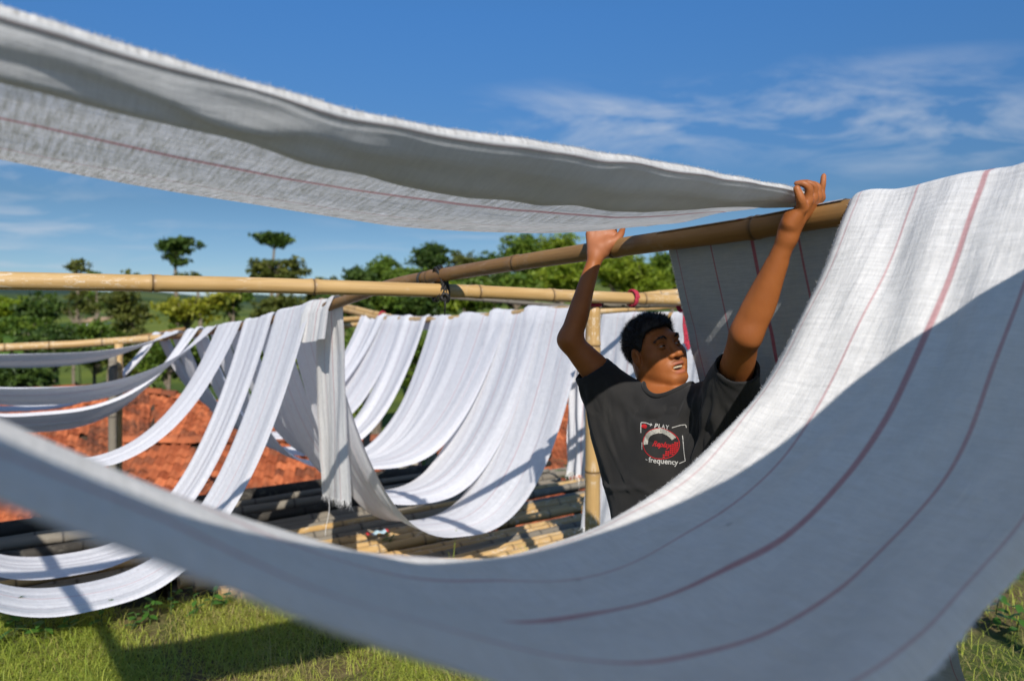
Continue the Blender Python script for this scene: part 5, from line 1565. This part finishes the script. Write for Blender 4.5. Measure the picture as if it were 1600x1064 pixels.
# hair: a close cap with a fuzz of short ends
hair = Field(HEAD - .15, HEAD + .15, .0034)
hair.ell(H(0, -.016, .033), np.array((.0795, .0975, .0895)) * HSC, HR, .01)
hair.ell(H(0, .028, .074), np.array((.052, .050, .036)) * HSC, HR, .03)
def plane_cut(fld, fn, k=.006):
    sl, g = fld._win(fld.lo, fld.lo + fld.h * (fld.n - 1))
    d = fn((g - HEAD) @ HR.T / HSC).astype(np.float32); a = fld.a[sl]
    t = np.clip(.5 - .5 * (a - d) / k, 0, 1); fld.a[sl] = a * (1 - t) + d * t + k * t * (1 - t)
def hairline(x):
    a, b, c = np.abs(x[..., 0]), x[..., 1], x[..., 2]
    ph = np.degrees(np.arctan2(a, b + .004))
    line = np.interp(ph, [0, 25, 42, 55, 66, 76, 84, 92, 106, 120, 138, 180], [.067, .066, .058, .042, .012, -.016, -.014, .018, .020, -.030, -.058, -.064])
    return (line - c) * .6
plane_cut(hair, hairline)
hV, hQ = hair.mesh(); hV = relax(hV, hQ, 3, .5)
hN = vnormals(hV, hQ)
hV = hV + hN * np.array([mnoise.noise(Vector(p) * 70) for p in hV])[:, None] * .003
haro = link('hair', mesh_np('hair', hV, hQ), M['hair'], man)
rs = np.random.default_rng(9)
n = 15000
i = rs.integers(0, len(hV), n)
hl = (hV[i] - HEAD) @ HR.T / HSC
p = hV[i]; d = hN[i] * .8 + np.array(HR[2]) * .35 + np.array(HR[1]) * .35 * (hl[:, 1] > .0)[:, None] + rs.normal(0, .28, (n, 3))
d /= np.linalg.norm(d, axis=1)[:, None]
L = (rs.uniform(.005, .016, n) * np.interp(hl[:, 2], [-.05, .04], [.5, 1.1]))[:, None]
w = np.cross(d, rs.normal(0, 1, (n, 3))); w /= np.linalg.norm(w, axis=1)[:, None]; w *= .0005
V = np.concatenate([p - w - hN[i] * .002, p + w - hN[i] * .002, p + d * L])
fs = np.stack([np.arange(n), np.arange(n) + n, np.arange(n) + 2 * n], -1)
o = link('hair_ends', mesh_np('hair_ends', V, fs, False), M['hair'], haro); o['kind'] = 'stuff'

# --- clothes
def shell(lo, hi, h, build, cuts, t=.004):
    """a garment: the outer form less the inner one, open where cuts say"""
    f = Field(lo, hi, h); build(f, 0.0)
    g = Field(lo, hi, h); build(g, -t)
    sl, gg = f._win(f.lo, f.lo + f.h * (f.n - 1))
    out = np.maximum(f.a, -g.a)
    for c in cuts: out = np.maximum(out, c(gg).astype(np.float32))
    f.a = out
    return f.mesh()
def shirt_build(f, o):
    f.ell(Bd(0, .004, -.42), (.168 + o, .116 + o, .20 + o), BR, .05)
    f.ell(Bd(.0, .002, -.60), (.166 + o, .120 + o, .20 + o), BR, .06)
    f.ell(Bd(.0, .0, -.80), (.172 + o, .126 + o, .16 + o), BR, .06)
    f.cone(NECK + [0, .005, -.05], SR + [0, 0, .01], .078 + o, .070 + o, .04)
    f.cone(NECK + [0, .005, -.05], SL + [0, 0, .01], .078 + o, .070 + o, .04)
    uR, uL = (ER - SR), (EL - SL)
    f.cone(SR, SR + uR * .62 + [0, 0, -.006], .068 + o, .057 + o, .03)
    f.cone(SL, SL + uL * .66 + [0, 0, -.008], .068 + o, .058 + o, .03)
    # the loose cloth under each raised arm
    f.cone(SR + uR * .52 + [.012, 0, -.05], Bd(.135, 0, -.52), .045 + o, .055 + o, .05)
    f.cone(SL + uL * .55 + [-.005, .03, -.05], Bd(-.130, 0, -.50), .045 + o, .055 + o, .05)
    f.cone(SR + uR * .30 + [0, 0, -.03], Bd(.12, 0, -.62), .06 + o, .06 + o, .05)
    f.cone(SL + uL * .30 + [0, 0, -.03], Bd(-.115, 0, -.62), .06 + o, .06 + o, .05)
dR = (ER - SR) / np.linalg.norm(ER - SR); dL = (EL - SL) / np.linalg.norm(EL - SL)
cR_, cL_ = SR + (ER - SR) * .56, SL + (EL - SL) * .60
nk = NECK + bf * .012 + [0, 0, .040]
def neck_cut(g):
    c = NECK + bf * .018
    x, y = (g - c) @ br, (g - c) @ bf
    r = np.sqrt((x / 1.08)**2 + y**2) - .063
    zp = NECK[2] + .022 - .22 * y * (y > 0)
    return -np.maximum(r, zp - g[..., 2])
nR = dR + np.array([0, 0, .25]); nR /= np.linalg.norm(nR)
nL = dL + np.array([0, 0, .25]); nL /= np.linalg.norm(nL)
cuts = [lambda g: (g - cR_) @ nR, lambda g: (g - cL_) @ nL, neck_cut, lambda g: (-.90 - g[..., 2])]
sV, sQ = shell((.08, 1.88, -.93), (.84, 2.60, .0), .0042, shirt_build, cuts, .0075)
sV = relax(sV, sQ, 2, .5)
sN = vnormals(sV, sQ)
# drapery: folds hang from both raised shoulders towards the middle of the hem
bl = (sV - np.array([.470, 2.30, 0])) @ BR.T
xa, za = bl[:, 0], bl[:, 2]
phi1 = np.arctan2(xa - .20, -(za + .16)); phi2 = np.arctan2(xa + .20, -(za + .16))
r1_, r2_ = np.hypot(xa - .20, za + .16), np.hypot(xa + .20, za + .16)
nz1 = np.array([mnoise.noise(Vector((x * 5, y * 5, z * 2.2))) for x, y, z in bl]); nz2 = np.array([mnoise.noise(Vector((x * 14 + 7, y * 14, z * 7))) for x, y, z in bl])
f1 = np.sin(phi1 * 19 + nz1 * 4.5) * np.exp(-((r1_ - .22) / .20)**2); f2 = np.sin(phi2 * 18 + 1 + nz1 * 4.5) * np.exp(-((r2_ - .22) / .20)**2)
low = np.sin(xa * 55 + nz1 * 5) * np.clip((-.50 - za) / .25, 0, 1)
yk = np.exp(-((za + .36) / .035)**2) * np.exp(-(xa / .10)**2) * -.6
disp = .0035 * (f1 + f2) + .0085 * low + .007 * nz1 + .003 * nz2 + .010 * yk
disp *= np.clip((-.20 - za) / .08, .25, 1)
# single tension folds, from the raised arms down across the chest
front_ = bl[:, 1] > -.02
for x0, y0, x1, y1, am, wd in ((985, 612, 1006, 705, .006, 7), (972, 618, 1000, 745, -.006, 6), (950, 640, 992, 800, .008, 8), (962, 652, 1024, 785, .007, 8), (1003, 640, 1030, 655, -.004, 6), (1030, 655, 1062, 640, -.004, 6),
                               (1098, 606, 1086, 705, .007, 7), (1112, 603, 1078, 765, -.007, 6), (1126, 618, 1062, 795, .008, 8), (1086, 612, 1064, 668, .005, 6), (1008, 748, 1064, 772, .006, 8), (958, 775, 1052, 752, .006, 7),
                               (935, 600, 958, 660, .006, 6), (925, 612, 946, 690, -.005, 6), (1140, 605, 1118, 660, .006, 6), (1150, 615, 1128, 690, -.005, 6)):
    A_ = np.array([(1047 - x0) * .00222, (485 - y0) / 1200 * 2.22]); B_ = np.array([(1047 - x1) * .00222, (485 - y1) / 1200 * 2.22])
    ab = B_ - A_; q = np.stack([xa, za], -1) - A_
    t_ = np.clip(q @ ab / (ab @ ab), 0, 1); bend_ = .010 * np.sin(t_ * math.pi) * (1 if x0 < 1040 else -1)
    nn_ = np.array([-ab[1], ab[0]]) / np.linalg.norm(ab)
    dd = np.abs((q - t_[:, None] * ab) @ nn_ - bend_) + np.linalg.norm(q - t_[:, None] * ab - ((q - t_[:, None] * ab) @ nn_)[:, None] * nn_, axis=1)
    disp += front_ * am * np.exp(-(dd / (wd * .00125))**2) * np.sin(math.pi * np.clip(t_ * .9 + .08, 0, 1))
sV = sV + sN * disp[:, None]
sV = relax(sV, sQ, 1, .4)
def shirt_mat():
    m = NM('faded_black_cotton')
    tcn = m.n('ShaderNodeTexCoord').outputs['Object']
    n1 = m.noise(tcn, 7, 4); n2 = m.noise(tcn, 700, 2); n3 = m.noise(m.mapping(tcn, (1, 1, .25)), 30, 4)
    c = m.mix(m.rng(n1, .35, .65), rgb(.016, .016, .017), rgb(.025, .024, .023))
    c = m.mix(m.rng(n3, .62, .8, 0, .35), c, rgb(.07, .067, .062))
    nr = m.bump(n2, .3, .001); nr = m.bump(n3, .3, .004, nr)
    return m.done(m.pbsdf(c, .85, .15, nr, Sheen_Weight=.12, Sheen_Roughness=.5))
M['shirt'] = shirt_mat()
shirt = link('shirt', mesh_np('shirt', sV, sQ), M['shirt'], man)
shirt['label'] = 'faded black T-shirt with a red and white chest print'
bvh = BVHTree.FromPolygons([Vector(p) for p in sV], [tuple(int(i) for i in q_) for q_ in sQ])
cc_ = NECK + bf * .018
ring = []
for t in np.linspace(0, 2 * math.pi, 48, endpoint=False):
    q = cc_ + br * .0715 * math.cos(t) * 1.05 + bf * .066 * math.sin(t)
    h_, nr_, ix_, ds_ = bvh.ray_cast(Vector((q[0], q[1], .1)), Vector((0, 0, -1)), .6)
    ring.append(np.array(h_) if h_ is not None else q)
ring = np.array(ring); ring = np.stack([np.convolve(np.concatenate([ring[-3:, i], ring[:, i], ring[:3, i]]), np.ones(7) / 7, 'valid') for i in range(3)], -1)
ring = np.vstack([ring, ring[:1]])
V, fs = tube(ring + [0, 0, .002], .0075, 10, caps=False)
link('collar', mesh_np('collar', V, fs), M['shirt'], shirt)
def trousers_build(f, o):
    f.ell(Bd(0, -.005, -.80), (.158 + o, .116 + o, .13 + o), BR, .05)
    for sx in (-1, 1):
        hip = Bd(.085 * sx, 0, -.84); kn = Bd(.098 * sx, .015, -1.20); an = Bd(.108 * sx, -.02, GROUND + .10)
        f.cone(hip, kn, .096 + o, .078 + o, .03); f.cone(kn, an, .078 + o, .068 + o, .03)
tV, tQ = shell((.14, 2.0, GROUND), (.82, 2.62, -.66), .007, trousers_build, [lambda g: (GROUND + .075 - g[..., 2]), lambda g: g[..., 2] + .72], .014)
tV = relax(tV, tQ, 2, .5)
tN = vnormals(tV, tQ); tV = tV + tN * np.array([mnoise.noise(Vector((p[0] * 16, p[1] * 16, p[2] * 9))) for p in tV])[:, None] * .008
M['trousers'] = simple('grey_trousers', (.06, .065, .08), .9, .1, .2, 40)
link('trousers', mesh_np('trousers', tV, tQ), M['trousers'], man)
M['sandal'] = simple('sandal_rubber', (.03, .03, .035), .7, .3, .2, 40)
for sx in (-1, 1):
    ring = []
    for t in np.linspace(0, 2 * math.pi, 24, endpoint=False):
        ring.append(Bd(.118 * sx + .047 * math.cos(t), .045 + .135 * math.sin(t), GROUND))
    ring = np.array(ring)
    V = np.vstack([ring + [0, 0, .001], ring + [0, 0, .016]])
    fs = [tuple(range(23, -1, -1)), tuple(range(24, 48))] + [(i, (i + 1) % 24, 24 + (i + 1) % 24, 24 + i) for i in range(24)]
    sd = link('sandal', mesh_np('sandal', V, fs, False), M['sandal'], man)
    t = np.linspace(0, math.pi, 16)
    V, fs = tube(np.array([Bd(.12 * sx + .05 * math.cos(a), .09, GROUND + .012 + .062 * math.sin(a)) for a in t]), .007, 8)
    link('strap', mesh_np('strap', V, fs), M['sandal'], sd)

# --- the print on the chest
PC = P(1030, 694, 2.17)                    # middle of the print
pe1 = -br; pe2 = np.array([0, 0, 1.0]) + bf * .12; pe2 /= np.linalg.norm(pe2)
PR = math.radians(-2)
pa, pb = pe1 * math.cos(PR) + pe2 * math.sin(PR), pe2 * math.cos(PR) - pe1 * math.sin(PR)
def project(pts2, lift=.0012):
    out = []
    for x, y in pts2:
        o_ = PC + pa * x + pb * y + bf * .15
        h_, nr_, ix, ds_ = bvh.ray_cast(Vector(o_), Vector(-bf), .5)
        out.append((h_ if h_ is not None else Vector(o_ - bf * .15)) + Vector(bf) * lift)
    return np.array([tuple(x) for x in out])
def ink(name, c):
    m = NM(name); tcn = m.n('ShaderNodeTexCoord').outputs['Object']
    cr = m.noise(tcn, 260, 4)
    return m.done(m.pbsdf(m.mix(m.rng(cr, .55, .68, 0, .8), rgb(*c), rgb(.03, .03, .03)), .8, .15))
M['ink_white'] = ink('white_ink', (.44, .43, .41)); M['ink_red'] = ink('red_ink', (.40, .018, .022)); M['ink_cream'] = ink('cream_ink', (.36, .35, .31))
def band(pts, w):
    """a flat line of width w through 2D points"""
    pts = np.asarray(pts, float)
    L = np.concatenate([[0], np.cumsum(np.hypot(*np.diff(pts, axis=0).T))]); n = max(3, int(L[-1] / .003))
    q_ = np.linspace(0, L[-1], n); c = np.stack([np.interp(q_, L, pts[:, 0]), np.interp(q_, L, pts[:, 1])], -1)
    t = np.gradient(c, axis=0); t /= np.linalg.norm(t, axis=1)[:, None] + 1e-9
    nn = np.stack([-t[:, 1], t[:, 0]], -1) * np.asarray(w).reshape(-1, 1) / 2
    V = np.vstack([c - nn, c + nn]); fs = [(i, i + 1, n + i + 1, n + i) for i in range(n - 1)]
    return V, fs
def put_print(name, parts, mat, lift=.0012):
    V, fs = [], []
    for v_, f_ in parts:
        o_ = len(V); V += [tuple(x) for x in v_]; fs += [tuple(i + o_ for i in q_) for q_ in f_]
    return link(name, mesh_np(name, project(V, lift), fs, False), mat, shirt)
def text2(txt, size, cx, cy, shear=0.0, bold=0.0, squeeze=1.0, spacing=1.0, arc=0.0):
    cu = bpy.data.curves.new('lettering', 'FONT'); cu.body = txt; cu.size = size; cu.align_x = 'CENTER'; cu.align_y = 'CENTER'
    cu.shear = shear; cu.offset = bold; cu.space_character = spacing; cu.resolution_u = 3; cu.fill_mode = 'FRONT'
    ob = bpy.data.objects.new('lettering', cu); col.objects.link(ob)
    bpy.context.view_layer.update()
    dg = bpy.context.evaluated_depsgraph_get()
    mt = bpy.data.meshes.new_from_object(ob.evaluated_get(dg))
    bm = bmesh.new(); bm.from_mesh(mt)
    bmesh.ops.subdivide_edges(bm, edges=[e for e in bm.edges if e.calc_length() > .004], cuts=1)
    bm.verts.index_update()
    V = [((v_.co.x) * squeeze + cx, v_.co.y + cy + arc * (v_.co.x * squeeze)**2) for v_ in bm.verts]; fs = [[v_.index for v_ in f_.verts] for f_ in bm.faces]
    bm.free(); bpy.data.meshes.remove(mt); bpy.data.objects.remove(ob); bpy.data.curves.remove(cu)
    return V, fs
U = .00200      # one picture pixel on the chest plane
def px2(x, y): return ((x - 1030) * U * 1.06, (694 - y) * U * .93)
def pl(*pts): return [px2(*p) for p in pts]
lw = .0021
put_print('print_frame', [band(pl((998, 683), (996.5, 667), (1004, 667), (1012, 668.5)), lw), band(pl((1042, 669), (1052, 664.5), (1058, 663.5), (1059, 668)), lw),
          band(pl((1055, 680), (1059, 700), (1062, 717), (1054, 722)), lw), band(pl((1001, 697), (1002, 708)), lw), band(pl((1009, 721.5), (1012, 722)), lw),
          ([px2(1011, 666), px2(1014, 668.5), px2(1011, 671)], [(0, 1, 2)])], M['ink_white'])
put_print('print_word', [text2('PLAY', .0165, *px2(1027.5, 669.5), spacing=1.25, squeeze=1.0, bold=.0004, arc=-.4)], M['ink_white'])
put_print('print_word', [text2('frequency', .0215, *px2(1033, 721.5), bold=.0004, squeeze=.95, arc=.3)], M['ink_white'])
put_print('print_script', [text2('Replay', .021, *px2(1028.5, 696.5), shear=.45, bold=.0006, squeeze=.92)], M['ink_red'], .0020)
t = np.linspace(math.radians(38), math.radians(395), 60)
put_print('print_ring', [band(pl(*[(1027.5 + 25 * math.cos(a), 695 - 23 * math.sin(a)) for a in np.radians(np.linspace(32, 392, 70))]), .0022)], M['ink_red'])
arcp = np.radians(np.linspace(28, 195, 40))
put_print('print_arc', [band(pl(*[(1027 + 20.5 * math.cos(a), 694.5 - 18.5 * math.sin(a)) for a in arcp]), .0135)], M['ink_cream'])
put_print('print_dot', [([px2(1002 + 4.5 * math.cos(a), 672.5 + 3.4 * math.sin(a)) for a in np.linspace(0, 2 * math.pi, 16, endpoint=False)], [tuple(range(16))])], M['ink_red'])
sq = []
for ix in range(7):
    for iy in range(9):
        x, y = 1032 + ix * 2.75, 716 - iy * 2.9
        if iy > (1, 3, 3, 6, 7, 8, 9)[ix] or (x - 1027.5)**2 / 24**2 + (y - 695)**2 / 22**2 > .95: continue
        sq.append(([px2(x, y), px2(x + 2.3, y), px2(x + 2.3, y - 2.3), px2(x, y - 2.3)], [(0, 1, 2, 3)]))
put_print('print_blocks', sq, M['ink_red'])
